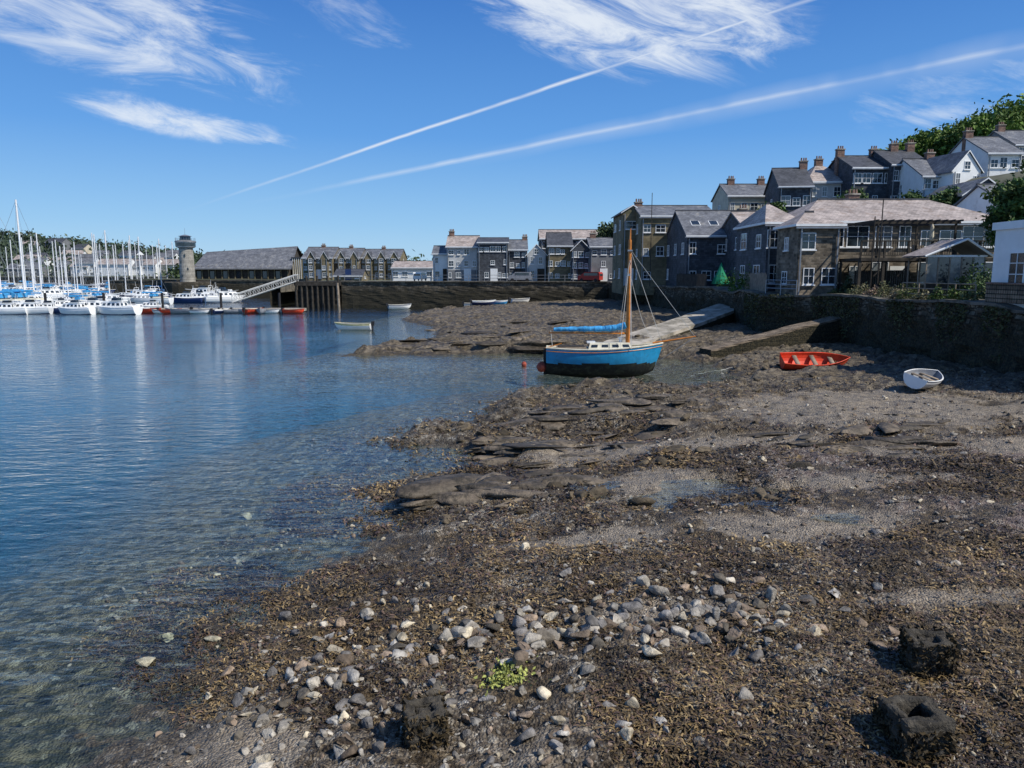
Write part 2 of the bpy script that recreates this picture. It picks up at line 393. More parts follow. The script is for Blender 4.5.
# ---------------------------------------------------------------- houses
def window(mf,mg,T,w,h,fm,gm,bars=(1,1)):
    t=.06
    mf.box(0,w,-.05,0,0,t,fm,T);mf.box(0,w,-.05,0,h-t,h,fm,T);mf.box(0,t,-.05,0,t,h-t,fm,T);mf.box(w-t,w,-.05,0,t,h-t,fm,T)
    for i in range(bars[0]):
        x=w*(i+1)/(bars[0]+1);mf.box(x-.018,x+.018,-.045,0,t,h-t,fm,T)
    for i in range(bars[1]):
        z=h*(i+1)/(bars[1]+1);mf.box(t,w-t,-.04,0,z-.018,z+.018,fm,T)
    mf.box(-.08,w+.08,-.12,0,-.09,-.002,fm,T)
    mg.box(t*.5,w-t*.5,-.018,0,t*.5,h-t*.5,gm,T)
def house(name,x,y,z,w,d,h,rh,ang=0,roof='x',wall=white,rm=roofg,floors=2,bays=3,win=(.9,1.2),side=1,chim=(),fdn=1.0,fm=white,door=True,ground=None,skip=(),hipin=None,skylights=0,oh=.3):
    e=empty(name,(x,y,z),math.radians(ang))
    a=MB();a.box(0,w,0,d,-fdn,h,wall)
    if ground is not None: a.box(-.03,w+.03,-.03,d*.99,-fdn,h/floors,ground)
    r=MB();th=.14
    if roof=='x':
        s=rh/(d/2)
        a.poly([(0,0,h),(0,d/2,h+rh),(0,d,h)],wall);a.poly([(w,0,h),(w,d,h),(w,d/2,h+rh)],wall)
        for sg in (0,1):
            y0=-oh if sg==0 else d+oh;z0=h-oh*s
            pts=[(-oh*.6,y0,z0+.04),(w+oh*.6,y0,z0+.04),(w+oh*.6,d/2,h+rh+.04),(-oh*.6,d/2,h+rh+.04)]
            up=[(q[0],q[1],q[2]+th) for q in pts]
            r.poly(up if sg==0 else up[::-1],rm);r.poly(pts[::-1] if sg==0 else pts,rm)
            for i in range(4):
                j=(i+1)%4;r.poly([pts[i],pts[j],up[j],up[i]],white if i in(0,) else rm)
        r.box(-oh*.6,w+oh*.6,d/2-.1,d/2+.1,h+rh+th,h+rh+th+.12,roofd)
    elif roof=='y':
        s=rh/(w/2)
        a.poly([(0,0,h),(w,0,h),(w/2,0,h+rh)],wall);a.poly([(0,d,h),(w/2,d,h+rh),(w,d,h)],wall)
        for sg in (0,1):
            x0=-oh if sg==0 else w+oh;z0=h-oh*s
            pts=[(x0,-oh*.6,z0+.04),(w/2,-oh*.6,h+rh+.04),(w/2,d+oh*.6,h+rh+.04),(x0,d+oh*.6,z0+.04)]
            up=[(q[0],q[1],q[2]+th) for q in pts]
            r.poly(up if sg==0 else up[::-1],rm);r.poly(pts,rm)
            for i in range(4):
                j=(i+1)%4;r.poly([pts[i],pts[j],up[j],up[i]],white if i==0 else rm)
    elif roof=='hip':
        k=hipin if hipin else min(d/2,w*.45);z0=h-.05
        A=[(-oh,-oh,z0),(w+oh,-oh,z0),(w+oh,d+oh,z0),(-oh,d+oh,z0)];R=[(k,d/2,h+rh),(w-k,d/2,h+rh)]
        B=[(q[0],q[1],z0+.16) for q in A]
        r.poly(A[::-1],white)
        for i in range(4): r.poly([A[i],A[(i+1)%4],B[(i+1)%4],B[i]],white)
        r.poly([B[0],B[1],R[1],R[0]],rm);r.poly([B[1],B[2],R[1]],rm);r.poly([B[2],B[3],R[0],R[1]],rm);r.poly([B[3],B[0],R[0]],rm)
        r.box(k,w-k,d/2-.1,d/2+.1,h+rh-.02,h+rh+.12,roofd)
    else:
        for b in ((-.12,w+.12,-.12,.15),(-.12,w+.12,d-.15,d+.12),(-.12,.15,.15,d-.15),(w-.15,w+.12,.15,d-.15)): r.box(*b,h,h+rh,rm)
        r.box(.15,w-.15,.15,d-.15,h+.003,h+.1,roofd)
    f=MB();g=MB();fh=h/floors
    def facade(L,T,nb,dr):
        for fl in range(floors):
            for b in range(nb):
                if (fl,b) in skip: continue
                if random.random()<.12: continue
                ww=win[0]*random.choice((.7,1,1,1.3));hh_=min(win[1]*random.choice((.8,1,1)),fh*.62)
                cx=L*(b+.5)/nb-ww/2+random.uniform(-.15,.15)
                if fl==0 and dr and b==nb//2:
                    f.box(cx-.1,cx+1.1,-.06,0,.05,2.15,random.choice((fm,navy,darkwood)),T);continue
                window(f,g,T@Matrix.Translation((cx,0,fl*fh+fh*.32)),ww,hh_,fm,random.choice((glass,glass,glass,glassb)),(1,1))
        if roof=='y' and L==w and rh>1.6: window(f,g,T@Matrix.Translation((L/2-.4,0,h+.1)),.8,.9,fm,glass,(1,1))
    offn=.034 if ground is not None else .002
    facade(w,Matrix.Translation((0,-offn,0)),bays,door)
    if side:
        facade(d,Matrix.Translation((-offn,d,0))@Matrix.Rotation(-math.pi/2,4,'Z'),side,False)
        facade(d,Matrix.Translation((w+offn,0,0))@Matrix.Rotation(math.pi/2,4,'Z'),side,False)
    for i in range(skylights):
        s=rh/(d/2);cx=w*(i+.7)/(skylights+.4);an=math.atan(s)
        T=Matrix.Translation((cx,d*.22,h+.22*d*s+th+.06))@Matrix.Rotation(an,4,'X')
        g.box(-.4,.4,-.5,.5,0,.05,glass,T);f.box(-.48,.48,-.58,.58,-.04,.02,fm,T)
    c=MB()
    for (cxf,cyf,hc) in chim:
        cx=cxf*w;cy=cyf*d;c.box(cx-.45,cx+.45,cy-.35,cy+.35,h*.7,h+rh+hc,brick);c.box(cx-.52,cx+.52,cy-.42,cy+.42,h+rh+hc,h+rh+hc+.12,conc)
        for q in (-.25,.05,.3): c.cyl((cx+q,cy,h+rh+hc+.12),(cx+q,cy,h+rh+hc+.5),.11,.09,brick,8)
    gt=MB()
    if roof in('x','hip'):
        gt.box(-oh,w+oh,-oh-.14,-oh-.01,h-.22,h-.1,lead)
    gt.box(.15,.25,-.16,-.06,0,h-.2,lead);gt.box(w-.25,w-.15,-.16,-.06,0,h-.2,lead)
    a.obj('walls',e);r.obj('roof',e);f.obj('window_frames',e);g.obj('window_panes',e);c.obj('chimney',e);gt.obj('gutters',e)
    return e
def hpx(name,u0,u1,Y,v_eave,v_ridge,z0,d=8,**k):
    x0=XX(u0,Y);x1=XX(u1,Y);w=x1-x0;ze=ZZ(v_eave,Y);zr=ZZ(v_ridge,Y+(d/2 if k.get('roof','x')!='y' else 0))
    return house(name,x0,Y,z0,w,d,ze-z0,max(.3,zr-ze),**k)
hpx('white_cottage',433,449,128,254,247,3.9,d=7,wall=white,rm=roofg,floors=2,bays=2,win=(.8,1))
hpx('quay_house',447,478,126,247,237,3.9,d=9,wall=palegrey,rm=roofl,floors=3,bays=4,win=(.7,.95),chim=((.1,.5,.8),),ground=greywall)
hpx('slate_hung_quay_building',478,508,124.5,243,239,3.9,d=9,wall=slatehung,rm=roofd,floors=3,bays=5,win=(.7,.9))
hpx('slate_hung_quay_building',508,527,125.6,250,241,3.9,d=9,wall=slatehung,rm=roofg,floors=3,bays=3,win=(.7,.9),chim=((.9,.5,.6),))
hpx('quay_cottage',527,546,124,255,245,3.9,d=8,wall=palegrey,rm=roofg,floors=2,bays=2,roof='y')
hpx('terrace_house',548,572,122,246,234,3.9,d=9,wall=brownwall,rm=roofd,floors=3,bays=4,win=(.7,.9))
hpx('terrace_house',572,590,119.5,250,241,3.9,d=9,wall=slatehung,rm=roofd,floors=3,bays=3,win=(.7,.9),roof='y')
hpx('terrace_house',590,616,118.5,247,239,3.9,d=9,wall=greywall,rm=roofg,floors=3,bays=3,win=(.7,.9),chim=((.2,.5,.8),))
hpx('terrace_house',540,606,133,239,231,3.9,d=9,wall=slatehung,rm=roofl,floors=3,bays=6)
hpx('low_boat_shed',392,433,145,268,262,3.9,d=9,wall=white,rm=roofl,floors=1,bays=5,win=(1.1,.9))
hpx('low_boat_shed',334,362,150,276,270,3.9,d=6,wall=brownwall,rm=roofd,floors=1,bays=3)
for i,(u0,u1) in enumerate(((303,333),(333,360),(360,400))):
    hpx('gabled_apartment_block',u0,u1,168+i*1.5,258,(248,249,250)[i],3.9,d=12,wall=brownwall if i!=1 else stone,rm=roofg,floors=3,bays=5 if i<2 else 6,win=(.8,1.0),chim=((.5,.5,.5),))
    for k in range(2 if i<2 else 3):
        uu=u0+5+k*13
        hpx('apartment_gable_bay',uu,uu+7,167.0+i*1.5,258,252,3.9,d=5,wall=brownwall,rm=roofd,floors=3,bays=1,win=(.8,1),roof='y',door=False,side=0)
def museum():
    Y=186;x0=XX(196,Y);x1=XX(288,Y);e=empty('maritime_museum_building',(0,0,0))
    z0=3.5;a=MB();r=MB();g=MB()
    zl=ZZ(252,Y);zr=ZZ(246,Y);el=ZZ(266,Y)
    a.box(x0,x1,Y,Y+16,z0-2,el,darkwood)
    a.poly([(x1,Y,el),(x1,Y+16,el),(x1,Y+8,zr)],darkwood);a.poly([(x0,Y,el),(x0,Y+8,zl),(x0,Y+16,el)],darkwood)
    for y0 in (Y-1.0,Y+17):
        el2=el-.6
        q=[(x0-.6,y0,el2),(x1+1.2,y0,el2),(x1+.4,Y+8,zr+.2),(x0-.3,Y+8,zl+.2)]
        r.poly(q,roofg);r.poly([(p_[0],p_[1],p_[2]-.25) for p_ in q][::-1],darkwood)
        r.poly([q[0],q[1],(q[1][0],q[1][1],q[1][2]-.25),(q[0][0],q[0][1],q[0][2]-.25)],greywall)
    n=14
    for i in range(n+1):
        x=x0+(x1-x0)*i/n;a.box(x-.1,x+.1,Y-.25,Y-.003,z0,el,brownwall)
    for i in range(0,n,2):
        x=x0+(x1-x0)*i/n;g.box(x+.3,x+1.3,Y-.05,Y-.003,z0+.4,z0+2.2,glass)
    a.obj('walls',e);r.obj('roof',e);g.obj('windows',e)
    b=MB();xr=x1+.5
    b.box(xr,xr+2.6,Y+2,Y+12,z0-1,ZZ(258,Y),brownwall);b.box(xr-.1,xr+2.8,Y+1.8,Y+12.2,ZZ(258,Y),ZZ(258,Y)+.3,roofd)
    for k in range(5): b.box(xr+.2+k*.5,xr+.3+k*.5,Y+1.9,Y+1.998,z0,ZZ(258,Y),white)
    b.obj('end_wing',e)
museum()
def tower():
    Y=170;x=XX(187.5,Y);e=empty('lookout_tower',(x,Y,3.2))
    zt=ZZ(235,Y)-3.2;a=MB()
    a.rev((0,0,0),[(1.7,-5),(1.6,zt*.3),(1.5,zt-3.0,lead),(2.0,zt-2.8,palegrey),(2.15,zt-2.6,glass),(2.15,zt-1.8,palegrey),(2.3,zt-1.6,roofg),(2.2,zt-1.4,greywall),(1.2,zt-1.2,glass),(1.15,zt-.4,lead),(1.5,zt-.35,lead),(.3,zt,lead)],M('tower_stone',(.3,.28,.24),.9,.25,1,brick=(.5,.25,.02,(.2,.19,.16),.25)),24)
    a.obj('shaft',e)
    b=MB()
    for k,t in ((0,-.3),(1,.5),(2,-.5),(3,.2)):
        b.box(-.16,.16,-.08,.08,1.2+k*1.5,1.75+k*1.5,glass,Matrix.Rotation(t,4,'Z')@Matrix.Translation((0,-1.58,0)))
    for t in range(24):
        an=t*math.pi/12;b.cyl((2.1*math.cos(an),2.1*math.sin(an),zt-1.5),(2.1*math.cos(an),2.1*math.sin(an),zt-.7),.03,.03,lead,4)
    b.obj('windows',e);c=MB();c.cyl((0,0,zt),(0,0,zt+1.5),.04,.02,lead,5);c.obj('mast',e)
    f=MB();f.rev((x,Y,-2),[(5,0),(5,5.2),(4.8,5.3)],farquay,20);f.obj('tower_foundation')
tower()
hpx('tall_rendered_building',640,714,88,217,208,3.8,d=10,wall=brownwall,rm=roofg,floors=3,bays=6,win=(.9,1.1),side=2,chim=((.05,.5,.5),))
hpx('tall_rendered_building',622,641,92,213,207,3.8,d=9,wall=brownwall,rm=roofd,floors=3,bays=1,win=(1.2,1.2),side=2,roof='y')
hpx('waterside_house',686,768,78,236,213,3.8,d=11,wall=slatehung,rm=roofg,floors=2,bays=6,win=(1.0,1.2),side=3,skylights=4,roof='x',chim=((.85,.5,.3),))
hpx('waterside_house',742,790,72,228,214,3.8,d=8,wall=slatehung,rm=roofl,floors=2,bays=3,side=2,roof='x')
hpx('hillside_house',725,776,102,197,187,10,d=8,wall=cream,rm=roofg,floors=2,bays=5,win=(.8,1),fdn=8,chim=((.2,.5,.8),(.8,.5,.8)))
hpx('hillside_house',775,806,92,188,172,9,d=9,wall=slatehung,rm=roofd,floors=2,bays=3,fdn=6,roof='x',ang=-8,chim=((.95,.5,.9),))
hpx('hillside_house',803,849,95,184,167,9,d=9,wall=palegrey,rm=roofl,floors=3,bays=4,fdn=6,roof='hip',chim=((.5,.5,.6),(.9,.5,.4)))
hpx('slate_terrace',846,884,92,170,160,10,d=9,wall=slatehung,rm=roofd,floors=3,bays=4,fdn=6,chim=((.05,.5,.9),(.95,.5,.9)))
hpx('slate_terrace',884,921,91,167,155,10,d=9,wall=slatehung,rm=roofd,floors=3,bays=4,fdn=6,chim=((.5,.5,.9),(.95,.5,1.0)))
hpx('white_gabled_house',915,944,86,178,163,10,d=9,wall=white,rm=roofg,floors=3,bays=3,fdn=6,roof='x',chim=((.9,.5,.8),))
hpx('white_gabled_house',944,976,84,172,154,10,d=10,wall=white,rm=roofg,floors=3,bays=3,fdn=6,roof='y',side=2,ang=12)
hpx('white_gabled_house',977,1010,90,156,142,12,d=10,wall=white,rm=roofg,floors=3,bays=3,fdn=8,roof='x',chim=((.1,.5,.8),))
hpx('hillside_house',1003,1060,96,148,136,14,d=9,wall=greywall,rm=roofg,floors=4,bays=5,fdn=9,chim=((.1,.5,.8),))
hpx('dark_gabled_house',957,1000,76,196,181,8,d=8,wall=slatehung,rm=roofg,floors=2,bays=2,fdn=4,roof='y')
hpx('waterside_house',1000,1060,62,205,188,4,d=8,wall=white,rm=roofg,floors=3,bays=3,fdn=2,roof='x')
bx=hpx('stone_waterside_house',800,1003,58,223,201,3.8,d=11,wall=stone,rm=roofl,floors=2,bays=9,win=(1.3,1.6),roof='hip',hipin=3.2,side=2,chim=((.42,.6,.5),))
hpx('stone_house_wing',796,838,54.2,226,213,3.8,d=4.2,wall=stone,rm=roofl,floors=2,bays=2,win=(.8,1.2),roof='hip',hipin=1.2,side=1,door=False)
hpx('slate_bay_wing',765,797,60,224,205,3.8,d=8,wall=slatehung,rm=roofl,floors=2,bays=2,win=(1.2,1.4),roof='hip',side=2,door=False)
def deck():
    e=empty('timber_balcony_deck',(0,0,0));a=MB();x0=XX(848,53);x1=XX(985,53)
    zd=6.45;y0=51.2;y1=57.6
    a.box(x0,x1,y0,y1,zd-.2,zd,darkwood)
    n=7
    for i in range(n):
        x=x0+(x1-x0)*i/(n-1);a.box(x-.09,x+.09,y0+.05,y0+.23,3.8,zd-.2,darkwood);a.box(x-.05,x+.05,y0+.05,y0+.15,zd,zd+1.1,darkwood)
        if i%2==0:a.box(x-.07,x+.07,y0+3,y0+3.14,3.8,zd-.2,darkwood)
    a.box(x0,x1,y0+.04,y0+.16,zd+1.1,zd+1.18,darkwood);a.box(x0,x1,y0+.06,y0+.12,zd+.15,zd+.2,darkwood)
    k=int((x1-x0)/.16)
    for i in range(k):
        x=x0+(i+.5)*(x1-x0)/k;a.box(x-.015,x+.015,y0+.075,y0+.105,zd+.2,zd+1.1,darkwood)
    a.obj('frame',e);b=MB()
    for i in range(5):
        x=x0+1+(x1-x0-1.5)*i/5;b.cyl((x,y0+.15,5.2),(x+1.0,y0+.15,6.3),.05,.05,darkwood,4)
    for i in range(26):
        x=x0+.2+i*(x1-x0-.4)*.42/26;b.box(x,x+.12,y0+1.2,y0+1.24,3.8,5.6,darkwood)
    # pergola over part of the deck
    px0,px1=x0+1.2,x0+6.5
    for x in (px0,(px0+px1)/2,px1): b.box(x-.06,x+.06,y0+.3,y0+.42,zd,zd+2.3,darkwood)
    b.box(px0-.3,px1+.3,y0+.3,y0+.42,zd+2.3,zd+2.45,darkwood)
    for i in range(12):
        x=px0-.2+(px1-px0+.4)*i/11;b.box(x-.03,x+.03,y0-.1,y1-.8,zd+2.45,zd+2.57,darkwood)
    b.obj('braces_and_pergola',e)
deck()
def furniture():
    e=empty('patio_table_and_umbrella',(29.5,53,6.45));a=MB();a.cyl((0,0,0),(0,0,2.3),.03,.03,wood,6);a.rev((0,0,0),[(.1,1.2),(.16,1.5),(.12,2.2),(.03,2.4)],cream,8);a.rev((0,0,0),[(.55,.7),(.55,.75)],wood,12)
    for i in range(4):
        t=i*math.pi/2;a.box(-.22,.22,-.22,.22,.42,.46,wood,Matrix.Translation((math.cos(t),math.sin(t),0)))
        a.box(-.22,.22,.2,.24,.46,.95,wood,Matrix.Rotation(t-math.pi/2,4,'Z')@Matrix.Translation((0,1,0)))
        for q in (-.2,.2): a.cyl((math.cos(t)+q,math.sin(t),0),(math.cos(t)+q,math.sin(t),.42),.02,.02,wood,4)
    a.obj('parts',e)
furniture()
def pergola():
    e=empty('glazed_lean_to',(0,0,0));a=MB();Y=47;x0=XX(926,Y);x1=XX(984,Y);zb=3.9;ze=ZZ(257,Y);zr=ZZ(240,Y)
    for x in np.linspace(x0,x1,6): a.box(x-.04,x+.04,Y,Y+.08,zb,ze,wood);a.box(x-.04,x+.04,Y+2.1,Y+2.18,zb,ze,wood)
    a.box(x0-.1,x1+.1,Y-.03,Y+.12,ze,ze+.12,white);a.box(x0,x1,Y+.02,Y+.06,zb,zb+.9,darkwood)
    for k in range(5):
        xa=x0+(x1-x0)*k/5+.04;xb=x0+(x1-x0)*(k+1)/5-.04;a.box(xa,xb,Y+.035,Y+.05,zb+.9,ze,glass if k%2 else glassb)
    xm=x0+(x1-x0)*.62
    for s in (-1,1):
        xe=x0-.3 if s<0 else x1+.3
        a.poly([(xe,Y-.3,ze),(xm,Y-.3,zr),(xm,Y+2.6,zr),(xe,Y+2.6,ze)],greywall)
        a.poly([(xe,Y-.3,ze+.08),(xm,Y-.3,zr+.08),(xm,Y+2.6,zr+.08),(xe,Y+2.6,ze+.08)],roofl)
        a.cyl((xe,Y-.3,ze+.04),(xm,Y-.3,zr+.04),.07,.07,white,6)
    a.obj('frame',e)
pergola()
we=house('white_harbour_house',22.9,25.5,3.7,8,10.2,3.75,.35,wall=white,rm=white,floors=1,bays=2,win=(1.2,1.5),side=0,roof='flat',fdn=.5,door=False)
mb=MB();mg=MB()
for yy in (2.0,5.2,8.0):
    T=Matrix.Translation((-.002,yy+1,1.2))@Matrix.Rotation(-math.pi/2,4,'Z')
    window(mb,mg,T,1.1,1.5,white,glass,(1,2))
mb.obj('side_window_frames',we);mg.obj('side_window_panes',we)
mb=MB()
for k in range(60):
    mb.box(-.5,-.46,.2+k*.16,.32+k*.16,.4,1.25,planks)
mb.box(-.52,-.44,.1,9.8,1.25,1.33,brick);mb.obj('terrace_fence',we)
def railing(name,pts,h=1.0,step=1.6,m=darkwood,rails=3):
    a=MB();pts=resample(pts,step)
    P3=[Vector((p_[0],p_[1],p_[2] if len(p_)>2 else 4.0)) for p_ in pts]
    for q in P3: a.cyl(q-Vector((0,0,.3)),q+Vector((0,0,h)),.04,.04,m,5)
    for r_ in range(rails):
        z=Vector((0,0,h*(r_+1)/rails));
        for i in range(len(P3)-1): a.cyl(P3[i]+z,P3[i+1]+z,.03,.03,m,5)
    return a.obj(name)
railing('wall_railing',[(23.0,37),(22.5,43)],.9,1.3,wood,3)
railing('wall_railing',[(20.4,53.5),(19.4,57)],.9,1.3,lead,3)
railing('quay_railing',[(13.5,117.9),(-27.5,122.7)],1.0,2.5,lead,2)
def fence(name,a_,b_,z,h,m):
    f_=MB();a2=Vector(a_);b2=Vector(b_);L=(b2-a2).length;n=int(L/.16);d=(b2-a2)/L;an=math.atan2(d.y,d.x)
    for i in range(n):
        q=a2+d*(i*.16);T=Matrix.Translation((q.x,q.y,z))@Matrix.Rotation(an,4,'Z');f_.box(0,.13,0,.03,0,h*(.95+.1*random.random()),m,T)
    return f_.obj(name)
fence('timber_fence',(19.6,57.5),(20.6,68),3.9,1.5,wood)
fence('timber_fence',(18.5,71),(17.6,80),3.9,1.4,darkwood)
def ramp(name,a_,b_,w,mat,under,th=.25):
    a=MB();A=Vector(a_);B=Vector(b_);d=(B-A);h=Vector((d.x,d.y,0)).normalized();n=Vector((-h.y,h.x,0))*(w/2)
    N=16
    jl=[random.uniform(-.06,.06) for i in range(N+1)];jz=[random.uniform(-.03,.03) for i in range(N+1)]
    for i in range(N):
        p=[A.lerp(B,i/N),A.lerp(B,(i+1)/N)]
        q=[p[0]-n*(1+jl[i])+Vector((0,0,jz[i])),p[1]-n*(1+jl[i+1])+Vector((0,0,jz[i+1])),p[1]+n+Vector((0,0,jz[i+1])),p[0]+n+Vector((0,0,jz[i]))]
        a.poly(q,mat)
        for (s,t) in ((0,1),(2,3)):
            u_,v_=q[s],q[t];a.poly([u_,(u_.x,u_.y,u_.z-th),(v_.x,v_.y,v_.z-th),v_],mat)
            a.poly([(u_.x,u_.y,u_.z-th),(u_.x,u_.y,-.5),(v_.x,v_.y,-.5),(v_.x,v_.y,v_.z-th)],under)
    e0=B-n;e1=B+n;a.poly([e0,(e0.x,e0.y,-.5),(e1.x,e1.y,-.5),e1],under)
    return a.obj(name)
ramp('concrete_slipway',(20.2,67,2.7),(7.2,51.5,.45),3.0,conc,harbour)
ramp('timber_slipway',(21.8,49.5,2.6),(12.2,46.5,.7),1.3,planks,harbour,.12)
def pier():
    e=empty('timber_pier',(0,0,0));a=MB();x0=XX(296,123);x1=XX(341,123)
    a.box(x0,x1+.2,121.5,128,3.3,4.0,darkwood);a.box(x0+.4,x1-.1,122.3,127.9,-1,3.299,darkwood)
    for i in range(9):
        x=x0+.3+(x1-x0-.5)*i/8
        a.cyl((x,121.7,-2),(x,121.7,4.9 if i%2==0 else 3.4),.2,.18,darkwood,8)
    for z in (1.2,2.4): a.box(x0,x1,121.9,122.1,z,z+.25,darkwood)
    a.obj('piles_and_deck',e)
    b=MB();b.cyl((XX(338,120),120,-1),(XX(337,120),120,ZZ(283,120)),.22,.2,wood,8);b.obj('mooring_pile',e)
pier()
def gangway():
    e=empty('access_gangway',(0,0,0));a=MB();A=Vector((XX(297,122),122,4.0));B=Vector((XX(232,118),118,.75));n=14
    for off in (-.7,.7):
        o=Vector((0,off,0))
        for h_ in (0,1.1): a.cyl(A+o+Vector((0,0,h_)),B+o+Vector((0,0,h_)),.08,.08,palegrey,6)
        for i in range(n+1):
            q=A.lerp(B,i/n)+o;a.cyl(q,q+Vector((0,0,1.1)),.04,.04,palegrey,4)
            if i<n:
                q2=A.lerp(B,(i+1)/n)+o+Vector((0,0,1.1));a.cyl(q,q2,.03,.03,palegrey,4)
    a.poly([A+Vector((0,-.7,.02)),B+Vector((0,-.7,.02)),B+Vector((0,.7,.02)),A+Vector((0,.7,.02))],conc);a.obj('truss',e)
gangway()
# ---------------------------------------------------------------- boats
def hullmb(mb,L,B,D,dr,top,bot,deckm,tw=.7,open_=False,wl=None,rub=None,sheer=.25,ns=18,nj=8,plumb=.9):
    wl=-1e9 if wl is None else wl
    def bt(t):
        if t<.45: return B/2*(1-(1-tw)*(1-t/.45)**2)
        return B/2*max(0.012,(1-((t-.45)/.55)**2.3))
    def st(t,sc=1.0,zo=0):
        x=-L/2+L*t;b=bt(t)*sc;s=D*(1+sheer*((t-.35)/.65)**2);k=-dr*(1-(max(0,t-.5)/.5)**3)*(.55+.45*min(1,t/.35))+zo
        k=k if t<.97 else k+(s-k)*(.25 if plumb>.5 else .7)
        row=[]
        for j in range(nj+1):
            a=j/nj*math.pi/2;yy=b*math.sin(a)**.75;zz=k+(s-k)*(1-math.cos(a))**.85
            xx=x
            if t>.8: xx=x-(1-j/nj)*(t-.8)/.2*L*.06*(2-plumb)
            row.append((xx,yy,zz))
        return row
    T=[i/ns for i in range(ns+1)]
    def shell(sc,zo,flip):
        R=[st(t,sc,zo) for t in T]
        for sg in (1,-1):
            for i in range(ns):
                for j in range(nj):
                    q=[R[i][j],R[i+1][j],R[i+1][j+1],R[i][j+1]];q=[(p_[0],p_[1]*sg,p_[2]) for p_ in q]
                    if (sg>0)!=flip: q=q[::-1]
                    zc=sum(p_[2] for p_ in q)/4
                    m=top if (zc>wl) else bot
                    if rub and j>=nj-1 and not flip: m=rub
                    mb.poly(q,m if not flip else deckm)
        return R
    R=shell(1,0,False)
    tr_=[(p_[0],p_[1],p_[2]) for p_ in R[0]]+[(p_[0],-p_[1],p_[2]) for p_ in R[0][::-1]]
    mb.poly(tr_,top)
    if open_:
        R2=shell(.93,.07,True)
        for sg in (1,-1):
            for i in range(ns):
                a,b_,c,d=R[i][-1],R[i+1][-1],R2[i+1][-1],R2[i][-1]
                q=[(a[0],a[1]*sg,a[2]+.01),(b_[0],b_[1]*sg,b_[2]+.01),(c[0],c[1]*sg,c[2]+.01),(d[0],d[1]*sg,d[2]+.01)]
                mb.poly(q,rub or deckm)
                mb.cyl((a[0],a[1]*sg,a[2]),(b_[0],b_[1]*sg,b_[2]),.022*max(1,L/3),.022*max(1,L/3),rub or deckm,5,False)
        for t in (.22,.48,.74):
            b=bt(t)*.9;x=-L/2+L*t;mb.box(x-.12,x+.12,-b,b,D*.66,D*.66+.04,wood)
    else:
        for i in range(ns):
            a,b_=R[i][-1],R[i+1][-1];e_=.04
            mb.poly([(a[0],a[1],a[2]-e_),(a[0],-a[1],a[2]-e_),(b_[0],-b_[1],b_[2]-e_),(b_[0],b_[1],b_[2]-e_)],deckm)
            for sg in (1,-1): mb.cyl((a[0],a[1]*sg,a[2]),(b_[0],b_[1]*sg,b_[2]),.035,.035,rub or deckm,5,False)
    return bt
def cabin(mb,x0,x1,w0,w1,z0,h,m,gm,tap=.82):
    b=[(x0,-w0/2,z0),(x1,-w1/2,z0),(x1,w1/2,z0),(x0,w0/2,z0)]
    cx=(x0+x1)/2;t=[(cx+(q[0]-cx)*(.92 if q[0]<cx else tap),q[1]*tap,z0+h) for q in b]
    mb.poly(t,m)
    for i in range(4):
        j=(i+1)%4;mb.poly([b[i],b[j],t[j],t[i]],m)
        A,B,C,D_=[Vector(q) for q in (b[i],b[j],t[j],t[i])]
        n=(B-A).cross(D_-A).normalized()*.02
        f=lambda u,v:(A.lerp(B,u)).lerp(D_.lerp(C,u),v)
        k=4 if i in(0,2) else 2
        for q in range(k):
            u0=(q+.2)/k;u1=(q+.8)/k
            mb.poly([f(u0,.35)+n,f(u1,.35)+n,f(u1,.75)+n,f(u0,.75)+n],gm)
def yachtmeshes(hullm):
    L=9.5
    a=MB();hullmb(a,L,3.0,1.05,.4,hullm,navy,gel,tw=.75,wl=.1,sheer=.2,ns=12,nj=5,plumb=.4)
    b=MB();cabin(b,-1.2,2.4,1.9,1.2,1.0,.5,gel,glass);b.box(-3.9,-1.5,-.75,.75,1.02,1.3,creamdeck)
    b.box(-1.9,-1.1,-.9,.9,1.4,1.9,bluecanvas)
    c=MB();hm=11.5;c.cyl((.7,0,1.0),(.7,0,1.0+hm),.12,.10,alum,6);c.cyl((.7,0,2.1),(-3.1,0,2.15),.14,.12,bluecanvas if hullm is gel else greyrub,6)
    for z,w_ in ((5,.8),(8.6,.6)): c.cyl((.7,-w_,z),(.7,w_,z),.03,.03,alum,4)
    r=.012
    for q in ((4.6,0,1.25),(-4.7,0,1.1)): c.cyl((.7,0,hm+.9),q,.018,.018,lead,3,False)
    for sgn in (1,-1):
        c.cyl((.7,sgn*.6,8.6),(.7,0,hm+.9),r,r,lead,3,False);c.cyl((.7,sgn*.6,8.6),(.7,sgn*.8,5),r,r,lead,3,False);c.cyl((.7,sgn*.8,5),(.6,sgn*1.4,1.1),r,r,lead,3,False)
    d=MB()
    for sgn in (1,-1):
        for i in range(8):
            x=-4.3+i*1.1;yy=sgn*(1.35 if i<5 else 1.35-.35*(i-4));d.cyl((x,yy,1.05),(x,yy,1.65),.015,.015,alum,3)
    return [(a.mesh('hull',True),'hull'),(b.mesh('cabin'),'cabin'),(c.mesh('mast_and_rigging'),'mast_and_rigging'),(d.mesh('stanchions'),'stanchions')]
YM=[yachtmeshes(gel),yachtmeshes(gel),yachtmeshes(navy)]
